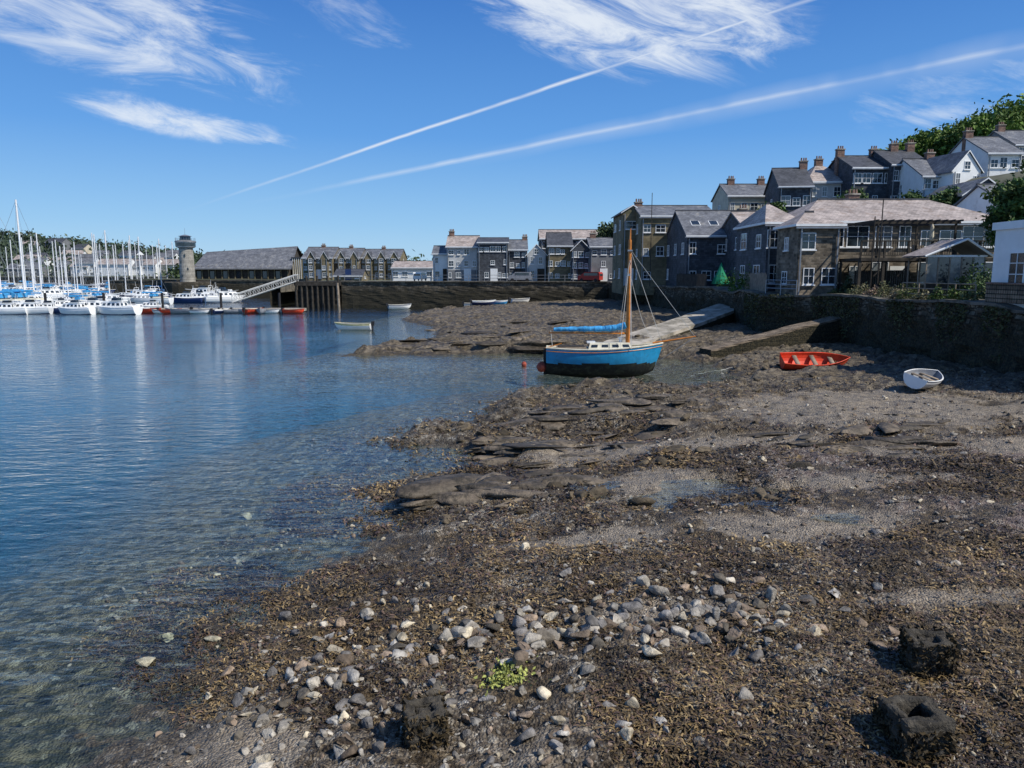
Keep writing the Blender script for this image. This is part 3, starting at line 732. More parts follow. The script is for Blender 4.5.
def motormeshes(hm):
    a=MB();hullmb(a,8.5,3.0,1.25,.35,hm,navy,gel,tw=.92,wl=.08,sheer=.25,ns=12,nj=5,plumb=.2)
    b=MB();cabin(b,-1.6,2.6,2.4,1.6,1.2,1.15,gel,glass,.78);b.box(-3.9,-1.7,-1.2,1.2,1.2,1.55,gel)
    b.box(-1.7,.6,-1.0,1.0,2.37,2.5,gel);cabin(b,-.9,.5,1.6,1.4,2.5,.5,glass,glass,.8)
    c=MB();c.path([(-2.2,-1.1,1.5),(-1.9,-1.05,3.0),(-1.9,1.05,3.0),(-2.2,1.1,1.5)],.05,gel);c.cyl((-1.9,0,3.0),(-2.1,0,4.4),.03,.02,gel,4)
    c.path([(1.2,-1.25,1.9),(3.4,-.7,2.1),(4.2,0,2.2),(3.4,.7,2.1),(1.2,1.25,1.9)],.025,alum)
    return [(a.mesh('hull',True),'hull'),(b.mesh('superstructure'),'superstructure'),(c.mesh('rails_and_arch'),'rails_and_arch')]
MM=[motormeshes(gel),motormeshes(navy)]
def dinghymeshes(m,rubm,inner=creamdeck,L=3.2,out=True):
    a=MB();hullmb(a,L,1.45,.5,.12,m,m,inner,tw=.8,open_=True,rub=rubm,ns=12,nj=5)
    b=MB()
    if out: b.box(-L/2-.3,-L/2-.02,-.14,.14,.35,.75,black);b.box(-L/2-.2,-L/2-.08,-.06,.06,-.2,.35,black)
    r=[(a.mesh('hull',True),'hull')]
    if out:r.append((b.mesh('outboard_motor'),'outboard_motor'))
    return r
DM=[dinghymeshes(gel,greyrub),dinghymeshes(greyrub,greyrub),dinghymeshes(redpaint,orange),dinghymeshes(navy,gel),dinghymeshes(bluecanvas,gel)]
def place(name,meshes,x,y,z,ang,scale=1,rx=0,ry=0):
    e=empty(name,(x,y,z),math.radians(ang),math.radians(rx),math.radians(ry),scale)
    for me,n in meshes:
        o=bpy.data.objects.new(n,me);sc.collection.objects.link(o);o.parent=e
    return e
def pontoon():
    e=empty('floating_pontoon',(0,0,0));a=MB();x0=-78;x1=XX(305,104)
    n=14
    for i in range(n):
        xa=x0+(x1-x0)*i/n;xb=x0+(x1-x0)*(i+1)/n-.15;a.box(xa,xb,102.5,104.6,.12,.5,conc);a.box(xa+.4,xb-.4,102.7,104.4,-.3,.119,black)
    for i in range(6):
        x=x0+4+(x1-x0-8)*i/5;a.cyl((x,104.9,-4),(x,104.9,2.6),.18,.18,black,8)
    a.obj('deck',e)
pontoon()
rr_=random.Random(5)
u=134
while u<300:
    Y=101.0+rr_.uniform(-1.6,.4);place('dinghy',DM[rr_.choice((0,0,1,1,2,3,1))],XX(u,Y),Y,.08,rr_.choice((0,180,25,-80,160,60)),rr_.uniform(.75,1.1));u+=rr_.uniform(7,13)
for u,Y,s,m in ((72,98,.62,0),(92,100,.7,0),(114,98,.72,0),(131,101,.5,1),(26,99,.62,0),(44,101,.55,1),(3,98,.6,0),(60,107,.6,0),(100,107,.7,0),(150,108,.5,0)):
    place('motor_cruiser',MM[m],XX(u,Y),Y,0,rr_.choice((8,172,190,30)),s)
for u,Y,s in ((5,112,1.25),(17,114,1.3),(-15,110,1.2),(36,125,.95),(104,128,1.0),(70,120,.8)): place('sailing_yacht',YM[0],XX(u,Y),Y,0,rr_.choice((0,180,15)),s)
for i in range(74):
    if i<62: Y=rr_.uniform(125,285);u=rr_.uniform(-30,172)
    else: Y=rr_.uniform(135,163);u=rr_.uniform(140,235)
    if i<62 and rr_.random()<.78: place('sailing_yacht',YM[rr_.choice((0,1,2))],XX(u,Y),Y,0,rr_.choice((0,180,10,170,80,-80)),rr_.uniform(.75,1.2))
    else: place('motor_cruiser',MM[rr_.choice((0,0,1))],XX(u,Y),Y,0,rr_.choice((0,180,30)),rr_.uniform(.6,.9))
x,y=G(353,330);place('moored_open_boat',dinghymeshes(gel,yel,greyrub,3.6,True),x,y,.1,175,1.0)
for u,v,m,a_ in ((400,305,0,20),(484,306,3,10),(490,303,0,160),(497,304,4,-15),(476,303,0,0),(520,302,0,30)):
    x,y=G(u,v,.6);y=min(y,117);z=float(terrain(np.array([x]),np.array([y]))[0]);place('dinghy',DM[m],x,y,max(z,0)+.1,a_,1.1)
def blueboat():
    x,y=G(604,374,0.0);e=empty('blue_gaff_sailing_boat',(x,y,.28),math.radians(-3),math.radians(-2),math.radians(-.5))
    a=MB();L=6.3
    hullmb(a,L,2.3,1.1,.5,bluepaint,blackpaint,creamdeck,tw=.62,wl=.36,rub=None,sheer=.26,ns=30,nj=24,plumb=.95);a.obj('hull',e,True)
    b=MB()
    def bt(t):
        if t<.45: return 2.3/2*(1-.38*(1-t/.45)**2)
        return 2.3/2*max(.012,1-((t-.45)/.55)**2.3)
    pr=[]
    for i in range(31):
        t=i/30;s=1.1*(1+.26*((t-.35)/.65)**2);pr.append((-L/2+L*t,bt(t),s))
    for sg in (1,-1):
        for p0,p1 in zip(pr[:-1],pr[1:]):
            b.cyl((p0[0],p0[1]*sg*1.01,p0[2]+.02),(p1[0],p1[1]*sg*1.01,p1[2]+.02),.045,.045,creamdeck,6,False)
            b.cyl((p0[0],p0[1]*sg*1.015,p0[2]-.14),(p1[0],p1[1]*sg*1.015,p1[2]-.14),.02,.02,varn,5,False)
    b.obj('toe_rail',e)
    c=MB();cabin(c,-.9,1.5,1.5,1.0,1.1,.34,creamdeck,glass,.85)
    c.box(-2.6,-1.0,-.75,.75,1.07,1.23,wood);c.box(-2.5,-1.1,-.6,.6,1.231,1.27,darkwood);c.box(-.95,-.5,-.35,.35,1.43,1.52,gel)
    c.rev((.9,.25,1.42),[(.09,0),(.09,.2),(.14,.24),(.13,.3)],gel,8);c.obj('cabin',e)
    m=MB();mx=1.25;m.cyl((mx,0,1.1),(mx+.08,0,6.9),.12,.09,varn,10);m.cyl((mx+.08,0,6.9),(mx+.1,0,7.5),.05,.03,varn,6)
    m.box(mx-.04,mx+.21,-.14,.14,6.3,6.38,lead);m.cyl((mx,0,5.0),(mx,0,5.12),.13,.13,lead,8)
    m.cyl((2.6,0,1.4),(4.9,0,1.75),.055,.035,varn,8);m.obj('mast_and_bowsprit',e)
    s=MB();n=40;prev=None
    for i in range(n+1):
        t=i/n;xx=mx-.1-t*3.9;zz=2.12+.06*math.sin(t*2.5)+.25*(1-t)**6;r_=.18*(1-.4*t)+.012*math.sin(i*.9)+.008*math.sin(i*2.3);cur=(xx,.015*math.sin(i*.5),zz,r_)
        if prev: s.cyl(prev[:3],cur[:3],prev[3],cur[3],bluecanvas,10,i in(1,n))
        prev=cur
    s.cyl((mx-.1,0,1.93),(-3.0,0,1.98),.05,.04,varn,6);s.obj('boom_and_sail_cover',e,True)
    g=MB();r=.016
    for q in ((4.85,0,1.75),(3.1,0,1.4)): g.cyl((mx+.1,0,6.4),q,r,r,rope,4,False)
    for sg in (1,-1):
        for dx_ in (-.5,0.1): g.cyl((mx+.1,0,6.2),(mx+dx_,sg*1.08,1.15),r,r,rope,4,False)
    pts=[]
    for i in range(13):
        t=i/12;pts.append((mx+.15+t*1.2,-.05,4.9-3.3*t-.9*math.sin(math.pi*t)*.6))
    g.path(pts,r,rope,4);g.cyl((-2.9,0,2.1),(-2.8,0,1.15),.02,.02,rope,4)
    g.cyl((mx+.12,-.16,1.6),(mx+.16,-.16,6.0),.012,.012,rope,4)
    g.cyl((4.85,0,1.7),(3.05,0,.5),r,r,lead,4,False);g.obj('rigging',e)
    k=MB();k.rev((-3.4,-.2,.12),[(.02,-.28),(.18,-.22),(.27,-.05),(.27,.08),(.18,.24),(.06,.3)],orange,12);k.obj('fender_buoy',e,True)
    o=MB();o.box(-3.3,-3.12,-.05,.05,-.3,1.15,darkwood);o.cyl((-3.2,0,1.15),(-2.3,0,1.4),.03,.025,varn,6);o.obj('rudder_and_tiller',e)
blueboat()
def gz(x,y): return float(terrain(np.array([x]),np.array([y]))[0])
x,y=G(815,353,1.2);place('red_rowing_boat',dinghymeshes(redpaint,redpaint,redpaint,3.7,False),x,y,gz(x,y)-.02,-4,.95,rx=24)
x,y=G(923,381,1.2);place('white_dinghy',dinghymeshes(gel,gel,greyrub,2.6,False),x,y,gz(x,y)+.1,40,.8,rx=16)
def parasol():
    Y=73;x=XX(721,Y);e=empty('green_parasol',(x,Y,3.9));a=MB();a.cyl((0,0,0),(0,0,2.4),.04,.04,wood,6);a.rev((0,0,0),[(.9,.45),(.75,.9),(.35,1.7),(.04,2.5)],grn,10);a.obj('canopy',e)
parasol()
def pole(u,Y,z0,v,name='flag_pole'):
    a=MB();x=XX(u,Y);a.cyl((x,Y,z0),(x,Y,ZZ(v,Y)),.05,.035,darkwood,6);a.obj(name)
pole(871,50.5,3.9,217);pole(878,50.5,3.9,200);pole(650,84,3.9,194)
def car(x,y,z,ang,m,name='parked_van'):
    e=empty(name,(x,y,z),math.radians(ang),scale=.8);a=MB()
    pr=[(-2.3,.35),(-2.3,1.6),(-2.1,1.9),(.9,1.9),(1.6,1.3),(2.3,1.1),(2.35,.35)]
    for yy,fl in ((-.9,0),(.9,1)): a.poly([(p_[0],yy,p_[1]) for p_ in (pr if fl else pr[::-1])],m)
    for p0,p1 in zip(pr,pr[1:]+pr[:1]): a.poly([(p0[0],-.9,p0[1]),(p0[0],.9,p0[1]),(p1[0],.9,p1[1]),(p1[0],-.9,p1[1])],m)
    a.box(-1.9,1.0,-.915,.915,1.2,1.7,glass);a.box(-2.32,-2.3,-.7,.7,1.1,1.55,glass);a.obj('body',e);b=MB()
    for xx in (-1.5,1.5):
        for yy in (-.92,.72): b.cyl((xx,yy,.33),(xx,yy+.2,.33),.33,.33,black,14)
    b.obj('wheels',e)
car(XX(591,117),117.9,3.98,150,M('dark_red_car_paint',(.35,.03,.02),.4,.1,2));car(XX(420,133),133,3.95,80,gel);car(XX(520,122),121.8,3.98,175,greyrub,'parked_car')
# ---------------------------------------------------------------- foliage
def leafcloud(name,C,size,base,parent=None,var=.35,cl=None):
    n=len(C);a=rng.normal(size=(n,3));a/=np.linalg.norm(a,axis=1)[:,None]
    b=np.cross(a,rng.normal(size=(n,3)));b/=np.linalg.norm(b,axis=1)[:,None]
    s=(size*rng.uniform(.6,1.4,n))[:,None]
    V=np.stack([C-a*s,C+b*s*.5,C+a*s,C-b*s*.5],1).reshape(-1,3)
    Fq=np.arange(4*n).reshape(n,4)
    k=rng.uniform(1-var,1+var,n) if cl is None else cl*rng.uniform(.8,1.2,n)
    col=np.repeat(np.array(base)[None,:]*k[:,None],4,0)
    o=npmesh(name,V,Fq,leafm,col)
    if parent:o.parent=parent
    return o
def tree(name,x,y,z,h,r,base=(.06,.10,.025),n=60,per=110,leaf=.28):
    e=empty(name,(x,y,z));a=MB();th=h*.45
    a.cyl((0,0,-5),(0,0,th),r*.09,r*.06,barkm,8);C=[];K=[]
    for i in range(n):
        d=rng.normal(size=3);d/=np.linalg.norm(d);rad=rng.uniform(.5,1.0)
        c=np.array([d[0]*r*rad,d[1]*r*rad,h*.62+d[2]*h*.36*rad]);C.append(c+rng.normal(size=(per,3))*r*.17*np.array([1,1,.75]));K.append(np.full(per,rng.uniform(.55,1.45)))
        if i%5==0: a.cyl((0,0,th*.8),tuple(c),r*.035,r*.01,barkm,5)
    a.obj('trunk_and_limbs',e);leafcloud('crown',np.concatenate(C),leaf,base,e,cl=np.concatenate(K))
for u,v,Y,r in ((966,129,112,5.0),(988,114,118,7),(1012,108,120,7),(1045,110,122,7.5),(905,143,118,4.2),(925,136,120,4.6),(948,136,116,4.6),(890,151,116,2.5),(975,124,110,5)):
    zt=ZZ(v,Y);tree('broadleaf_tree',XX(u,Y),Y,zt-r*1.9,r*1.95,r,base=random.choice(((.09,.15,.025),(.11,.17,.03))),n=80,per=150,leaf=.33)
for u,v,Y,r in ((608,226,128,3),(622,220,126,3.6),(636,222,124,3)): 
    zt=ZZ(v,Y);tree('broadleaf_tree',XX(u,Y),Y,zt-r*2.6,r*2.6,r,base=(.05,.075,.03),n=40,per=110,leaf=.3)
for u,v,Y,r in ((1010,180,46,1.5),(1030,165,48,2.4)):
    zt=ZZ(v,Y);tree('garden_tree',XX(u,Y),Y,zt-5.5,5.5,r,base=(.06,.1,.025),n=45,per=130,leaf=.16)
for u,v,Y,r in ((770,203,88,1.6),(848,190,84,1.6),(905,193,80,1.7),(938,190,78,1.8)):
    zt=ZZ(v,Y);tree('garden_tree',XX(u,Y),Y,zt-r*2.4,r*2.4,r,base=(.06,.1,.03),n=35,per=90,leaf=.2)
def shrub(name,x,y,z,r,h,base,n=900,leaf=.09):
    d=rng.normal(size=(n,3));d/=np.linalg.norm(d,axis=1)[:,None];rad=rng.uniform(.3,1,n)**.5
    lump=1+.35*np.sin(d[:,0]*5+x)*np.cos(d[:,1]*4+y)
    C=d*rad[:,None]*lump[:,None]*np.array([r,r,h]);C[:,2]=np.abs(C[:,2]);C+=np.array([x,y,z]);leafcloud(name,C,leaf,base,var=.5)
for u,Y,r,h,b_ in ((745,64,1.3,1.8,(.06,.12,.02)),(736,71,1.5,1.9,(.07,.14,.02)),(755,68,1.2,1.5,(.08,.14,.03)),
     (1000,39,.9,1.6,(.05,.07,.03)),(1010,38.5,.8,2.2,(.06,.09,.03)),(850,53,.6,1.2,(.04,.06,.03)),(700,82,1.2,1.4,(.05,.09,.02)),(990,44,1.2,1.8,(.05,.09,.03)),(975,46,1.0,2.2,(.07,.11,.03))):
    shrub('garden_shrub',XX(u,Y),Y,3.85,r,h,b_)
for u,r,h,b_ in ((858,.5,.5,(.08,.1,.04)),(868,.7,.85,(.15,.14,.07)),(880,.6,.7,(.2,.14,.1)),(892,.8,1.0,(.13,.13,.06)),(905,.6,.8,(.2,.17,.11)),(915,.7,.9,(.1,.12,.04)),(930,.5,.6,(.14,.13,.07)),(945,.5,.8,(.07,.11,.03)),(962,.5,.8,(.08,.12,.03)),(840,.5,.4,(.06,.08,.03)),(975,.5,.7,(.1,.12,.05))):
    Y=748*23.0/(u-512);shrub('wall_top_plant',23.0-.3,Y,3.85,r,h,b_,700,.07)
n=6000;yy=rng.uniform(30,60,n);C=np.zeros((n,3));
wx=np.interp(yy,[30,35,50,56,60],[22.3,22.3,21.5,18.6,18.8]);m_=fbm(yy*.5,yy*0+3,8,4)
zz=3.9-np.abs(rng.normal(size=n))*1.0*np.clip(m_+.35,0,1)*1.8;C[:,0]=wx-rng.uniform(0,.12,n);C[:,1]=yy;C[:,2]=zz
k=m_>-.1;leafcloud('wall_ivy',C[k],.08,(.07,.075,.032),var=.5)
X,Y=np.meshgrid(np.arange(-520,-60,6.0),np.arange(300,700,6.0))
def hillz(X,Y):
    r=smooth(312,460,Y)*(1-.7*smooth(-340,-160,X))
    return 3+20*r+5*fbm(X*.02,Y*.02,9,3)*r+2*fbm(X*.09,Y*.09,19,3)
Z=hillz(X,Y);n0,n1=X.shape;ii=(np.arange(n0-1)[:,None]*n1+np.arange(n1-1)[None,:]).ravel()
hm=M('wooded_hill',(.05,.075,.04),.95,.4,.05)
npmesh('far_hill',np.stack([X.ravel(),Y.ravel(),Z.ravel()],1),np.stack([ii,ii+1,ii+n1+1,ii+n1],1),hm,smoothsh=True)
n=60000;cx=rng.uniform(-500,-80,1600);cy=rng.uniform(318,520,1600);k=rng.integers(0,1600,n);rad=rng.uniform(2.5,5.5,1600);kk=rng.uniform(.55,1.4,1600)
C=np.stack([cx[k],cy[k],hillz(cx[k],cy[k])+3],1)+rng.normal(size=(n,3))*rad[k][:,None]*np.array([.6,.6,.4])
leafcloud('distant_woodland',C,1.1,(.06,.085,.05),cl=kk[k])
for i in range(30):
    Yh=rr_.uniform(312,430);uh=rr_.uniform(0,178);xh=XX(uh,Yh);zh=float(hillz(np.array([xh]),np.array([Yh]))[0])
    house('distant_house',xh,Yh,zh,rr_.uniform(7,14),7,rr_.uniform(4,6.5),2.2,ang=rr_.uniform(-15,15),wall=rr_.choice((white,cream,white,greywall)),rm=rr_.choice((roofg,roofd,roofl)),floors=2,bays=4,side=0,win=(1.1,1.1),door=False,fdn=3)
dh=MB();hz=M('hazy_distant_hill',(.10,.17,.25),1,.1,.01)  # aerial haze is put into the hill's base colour
xs=np.linspace(-1600,-700,60);prev=None
for x_ in xs:
    z_=30+38*math.exp(-((x_+1170)/130)**2)+18*math.exp(-((x_+900)/200)**2)+3*math.sin(x_*.05)
    cur=(x_,z_)
    if prev: dh.poly([(prev[0],1800,-2),(x_,1800,-2),(x_,2000,z_),(prev[0],2000,prev[1])],hz)
    prev=cur
dh.obj('distant_hill')
n=26000;cx=rng.uniform(-90,14,260);cy=rng.uniform(195,225,260);k=rng.integers(0,260,n)
C=np.stack([cx[k],cy[k],4+rng.uniform(0,3.0,260)[k]],1)+rng.normal(size=(n,3))*1.4
leafcloud('tree_belt',C,.6,(.045,.07,.03),cl=rng.uniform(.6,1.5,260)[k])
# ---------------------------------------------------------------- rocks
import bmesh
def ico(sub):
    b=bmesh.new();bmesh.ops.create_icosphere(b,subdivisions=sub,radius=1);b.verts.ensure_lookup_table()
    V=np.array([v.co[:] for v in b.verts]);Fc=np.array([[v.index for v in f.verts] for f in b.faces]);b.free();return V,Fc
def rockvars(sub,n):
    V0,Fc=ico(sub);out=[]
    for i in range(n):
        V=V0.copy()
        for k in range(10):
            d=rng.normal(size=3);d/=np.linalg.norm(d);t=rng.uniform(.28,.7);q=V@d-t;V-=np.maximum(q,0)[:,None]*d
        V*=1+.025*rng.normal(size=(len(V),1));V*=np.array([1.25,rng.uniform(.7,1.1),rng.uniform(.5,.9)]);out.append(V)
    return out,Fc
def scatter(name,X,Y,S,sub,cols,mat,sink=.25,flat=None,tilt=.6):
    vs,Fc=rockvars(sub,18);n=len(X);Z=terrain(X,Y);VV=[];CC=[];FF=[];o=0
    for i in range(n):
        V=vs[i%18]*S[i];a=rng.uniform(0,6.28)
        if flat: V=V*np.array([1.5,.7,flat]);a=rng.normal()*.35+.3
        c,s=math.cos(a),math.sin(a);tl=rng.uniform(-tilt,tilt)
        R=np.array([[c,-s,0],[s,c,0],[0,0,1]])@np.array([[1,0,0],[0,math.cos(tl),-math.sin(tl)],[0,math.sin(tl),math.cos(tl)]])
        VV.append(V@R.T+np.array([X[i],Y[i],Z[i]+S[i]*sink]));FF.append(Fc+o);o+=len(V)
        CC.append(np.repeat(cols[i][None,:],len(V),0))
    return npmesh(name,np.concatenate(VV),np.concatenate(FF),mat,np.concatenate(CC))
rockm=M('beach_stone',(.2,.2,.2),.8,.4,9,bump=.6,bscale=30,attr=True,spec=.35,stain=((.07,.055,.035),6,.56,.6))
ledgem=M('dark_wet_ledge_rock',(.1,.08,.06),.6,.45,3,bump=1,bscale=9,attr=True,spec=.4,stain=((.03,.024,.014),2.5,.47,.8))
pal=np.array([(.18,.165,.15),(.24,.215,.18),(.34,.305,.25),(.13,.12,.11),(.23,.17,.12),(.1,.085,.065),(.27,.25,.22),(.16,.12,.085),(.42,.36,.26)])
def pick(n,light=.0):
    c=pal[rng.integers(0,len(pal),n)]*rng.uniform(.6,1.3,(n,1));return c*(1+light)
X=[];Y=[];S=[]
def band(n,pts,spread,smin,smax):
    for i in range(n):
        k=rng.integers(0,len(pts)-1);t=rng.random();u=pts[k][0]*(1-t)+pts[k+1][0]*t+rng.normal()*spread[0];v=pts[k][1]*(1-t)+pts[k+1][1]*t+rng.normal()*spread[1]
        x,y=G(u,min(max(v,400),800),.75);X.append(x);Y.append(y);S.append(smin+(smax-smin)*rng.random()**2.5)
band(330,[(430,635),(560,622),(640,608),(700,620),(770,630)],(60,16),.05,.17)
band(200,[(230,690),(300,650),(350,620),(420,600)],(40,30),.045,.14)
band(150,[(330,680),(430,700),(560,690),(700,720)],(60,40),.045,.13)
band(70,[(620,500),(760,600),(930,560)],(90,40),.04,.13)
band(34,[(450,640),(620,605)],(90,25),.13,.2)
X=np.array(X);Y=np.array(Y);S=np.array(S)
scatter('beach_rocks',X,Y,S,3,pick(len(X),.2),rockm,.2)
# flat bedrock ledges at the water's edge and mid shore
X=[];Y=[];S=[]
band(70,[(415,437),(500,430),(560,405),(690,402)],(14,4),.35,1.1)
band(60,[(440,485),(520,460),(600,425),(700,410)],(40,10),.3,.9)
band(40,[(790,440),(930,445)],(50,8),.3,.8)
X=np.array(X);Y=np.array(Y);S=np.array(S)
for a_ in range(60):
    u=rng.uniform(360,560);v=rng.uniform(326,352);x_,y_=G(u,v,.3);X=np.append(X,x_);Y=np.append(Y,y_);S=np.append(S,rng.uniform(.5,1.4))
k=terrain(X,Y)>.02;X=X[k];Y=Y[k];S=S[k]
scatter('rock_ledge',X,Y,S,3,np.array([[.105,.082,.056]])*rng.uniform(.5,1.6,(len(X),1)),ledgem,.0,flat=.28,tilt=.2)
n=9500
Yr=np.exp(rng.uniform(math.log(6.5),math.log(34),n));Xr=Yr*rng.uniform(-.65,.8,n)
zt=terrain(Xr,Yr);dens=fbm(Xr*.6,Yr*.6,91,4)
k=((zt>-.35)&(dens>-.12));Xr=Xr[k];Yr=Yr[k]
Sr=.015+.055*rng.random(len(Xr))**3;Sr*=np.clip(Yr/12,.8,1.5)
scatter('beach_pebbles',Xr,Yr,Sr,2,pick(len(Xr),.1),rockm,.2)
n=420;Yr=rng.uniform(15,55,n);Xr=Yr*rng.uniform(-.15,.42,n);zt=terrain(Xr,Yr);k=(zt>.1)&(bare(Xr,Yr)<.4);Xr=Xr[k];Yr=Yr[k]
scatter('weed_covered_rocks',Xr,Yr,rng.uniform(.1,.32,len(Xr)),3,np.repeat(np.array([[.06,.046,.028]]),len(Xr),0)*rng.uniform(.6,2.4,(len(Xr),1)),rockm,-.05)
Xs=[];Ys=[]
for u,v in ((162,634),(145,664),(245,503),(420,415),(212,640)):
    x,y=G(u,v,0);Xs.append(x);Ys.append(y)
Xs=np.array(Xs);Ys=np.array(Ys)
scatter('shallow_water_stones',Xs,Ys,rng.uniform(.12,.18,len(Xs)),3,np.repeat(np.array([[.4,.36,.25]]),len(Xs),0),rockm,.3)
# ---------------------------------------------------------------- seaweed
def seaweed(n_cl,per,y0,ymax,name,Lm,thr=-.05):
    Yc=np.exp(rng.uniform(math.log(y0),math.log(ymax),n_cl));Xc=Yc*rng.uniform(-.62,.82,n_cl)
    z=terrain(Xc,Yc);d=fbm(Xc*.42,Yc*.42,123,4)
    k=(z>-.25)&(d>thr)&(Xc<21)&(bare(Xc,Yc)<rng.random(n_cl)*.6);Xc=Xc[k];Yc=Yc[k];m=len(Xc)
    cc=np.repeat(np.arange(m),per);n=len(cc);sp=.14*np.clip(Yc/10,1,2.4)
    bx_=Xc[cc]+rng.normal(size=n)*sp[cc];by=Yc[cc]+rng.normal(size=n)*sp[cc];bz=terrain(bx_,by)
    a=rng.uniform(0,6.28,n);L=rng.uniform(.4,1.3,n)*Lm*np.clip(by/10,1,2.2);wd=rng.uniform(.004,.012,n)*np.clip(by/9,1,2.6)
    segs=4;pts=[];x=bx_.copy();y=by.copy();zz=bz+.01
    up=rng.uniform(.05,.75,n)
    for s in range(segs):
        pts.append((x.copy(),y.copy(),zz.copy(),a.copy()))
        x=x+np.cos(a)*L/segs;y=y+np.sin(a)*L/segs;zz=zz+L/segs*up*(1.2-s*.9);a=a+rng.normal(size=n)*.8
    V=np.zeros((n,segs,2,3))
    for s,(px_,py_,pz_,aa) in enumerate(pts):
        w_=wd*(1 if s<segs-1 else .4);nx=-np.sin(aa)*w_;ny=np.cos(aa)*w_
        tw=rng.uniform(-.5,.5,n)*w_
        V[:,s,0]=np.stack([px_+nx,py_+ny,pz_+tw],1);V[:,s,1]=np.stack([px_-nx,py_-ny,pz_-tw],1)
    V=V.reshape(-1,3);b0=np.arange(n)[:,None]*segs*2+np.arange(segs-1)[None,:]*2;b0=b0.ravel()
    Fq=np.stack([b0,b0+1,b0+3,b0+2],1)
    pa=np.array([(.05,.034,.016),(.08,.054,.024),(.12,.08,.034),(.03,.021,.014),(.17,.12,.055),(.08,.05,.034)])
    big_=.6+1.1*smooth(-.35,.35,fbm(Xc*.8,Yc*.8,301,3))
    c=(pa[rng.integers(0,6,m)]*big_[:,None])[cc]*rng.uniform(.6,1.5,(n,1));c=np.repeat(c,segs*2,0)
    npmesh(name,V,Fq,weedm,c)
weedm=M('bladder_wrack',(.05,.04,.02),.45,.3,8,attr=True,spec=.45)
seaweed(7000,16,6.3,20,'seaweed',.12,-.06)
seaweed(4500,10,18,48,'seaweed',.12,-.15)
x0,y0=G(506,672,.6);n=520
C=np.stack([x0+rng.normal(size=n)*.13,y0+rng.normal(size=n)*.16,np.zeros(n)],1);C[:,2]=terrain(C[:,0],C[:,1])+.03+rng.random(n)*.05
leafcloud('green_sea_lettuce',C,.028,(.34,.36,.1))
def stump(u,v,s,h,ang,hole):
    x,y=G(u,v,.6);z=gz(x,y);e=empty('mooring_post_stump',(x,y,z-.1),math.radians(ang));a=MB();m=stumpm
    w=s/2;t=.27*s
    a.box(-w,w,-w,-w+t,0,h,m);a.box(-w,w,w-t,w,0,h*.97,m);a.box(-w,-w+t,-w+t,w-t,0,h*.98,m);a.box(w-t,w,-w+t,w-t,0,h*.99,m);a.box(-w+t,w-t,-w+t,w-t,0,h-(.25 if hole else .05),m)
    o=a.obj('block',e);md=o.modifiers.new('b','BEVEL');md.width=.03*s/.5;md.segments=2
    sub=o.modifiers.new('s','SUBSURF');sub.subdivision_type='SIMPLE';sub.levels=3;sub.render_levels=3
    tx=bpy.data.textures.new('clump','CLOUDS');tx.noise_scale=.12;dm=o.modifiers.new('d','DISPLACE');dm.texture=tx;dm.strength=.10;dm.mid_level=.5
    n=1600;C=rng.uniform(-1,1,(n,3));C[:,0]*=w;C[:,1]*=w;ax=rng.integers(0,3,n);low=rng.random(n)
    for i in range(n):
        if ax[i]==0:C[i,0]=w*1.04*np.sign(C[i,0])
        elif ax[i]==1:C[i,1]=w*1.04*np.sign(C[i,1])
        else:
            C[i,:2]*=1.5;low[i]*=.3
    C[:,2]=low**1.2*h*(.8 if hole else 1.05)
    leafcloud('weed_growth',C,.035,(.05,.036,.018),e,var=.6)
stumpm=M('barnacled_weedy_concrete',(.06,.052,.04),.85,.5,6,bump=1,bscale=25,stain=((.24,.21,.16),14,.6,.6))
stump(425,725,.42,.47,14,False);stump(924,690,.46,.45,-10,False);stump(911,762,.52,.45,6,True)
a=MB()
x0,y0=G(690,362,.6);pp=[]
for i in range(22):
    t=i/21;x=x0+t*4.5;y=y0+1.5*math.sin(t*2);pp.append((x,y,gz(x,y)+.03))
a.path(pp,.015,rope,5);a.obj('mooring_rope')
a=MB();bx0,by0=G(524,366,0);a.rev((bx0,by0,.02),[(.02,-.1),(.14,-.02),(.16,.1),(.1,.22),(.02,.25)],orange,10);a.obj('mooring_buoy')
# ---------------------------------------------------------------- sky / light / camera
to=Vector((.78,-.40,.96)).normalized();el=math.asin(to.z);az=math.atan2(to.x,to.y)
wd=bpy.data.worlds.new('World');sc.world=wd;wd.use_nodes=True;nt=wd.node_tree;bg=nt.nodes['Background']
sky=nn(nt,'ShaderNodeTexSky',sky_type='NISHITA');sky.sun_disc=False;sky.sun_elevation=el;sky.sun_rotation=az;sky.altitude=0;sky.air_density=1.0;sky.dust_density=.3;sky.ozone_density=2.5
tc=nn(nt,'ShaderNodeTexCoord');vec=tc.outputs['Generated']
def dirp(u,v):
    a=Vector(P(u,v,1000))-Vector((0,0,H));return a.normalized()
def dot(v3):
    d=nn(nt,'ShaderNodeVectorMath',operation='DOT_PRODUCT');nt.links.new(vec,d.inputs[0]);d.inputs[1].default_value=tuple(v3);return d.outputs['Value']
zc=dot((0,0,1))
ramp_=nn(nt,'ShaderNodeValToRGB');nt.links.new(zc,ramp_.inputs[0]);cr=ramp_.color_ramp
S_=.12
def setc(e,c): e.color=(c[0]/S_/10,c[1]/S_/10,c[2]/S_/10,1)
cr.elements[0].position=0;setc(cr.elements[0],(.40,.66,.90))
cr.elements[1].position=.6;setc(cr.elements[1],(.03,.14,.47))
for p_,c in ((.06,(.26,.54,.88)),(.17,(.10,.34,.80)),(.34,(.035,.185,.60))):
    e_=cr.elements.new(p_);setc(e_,c)
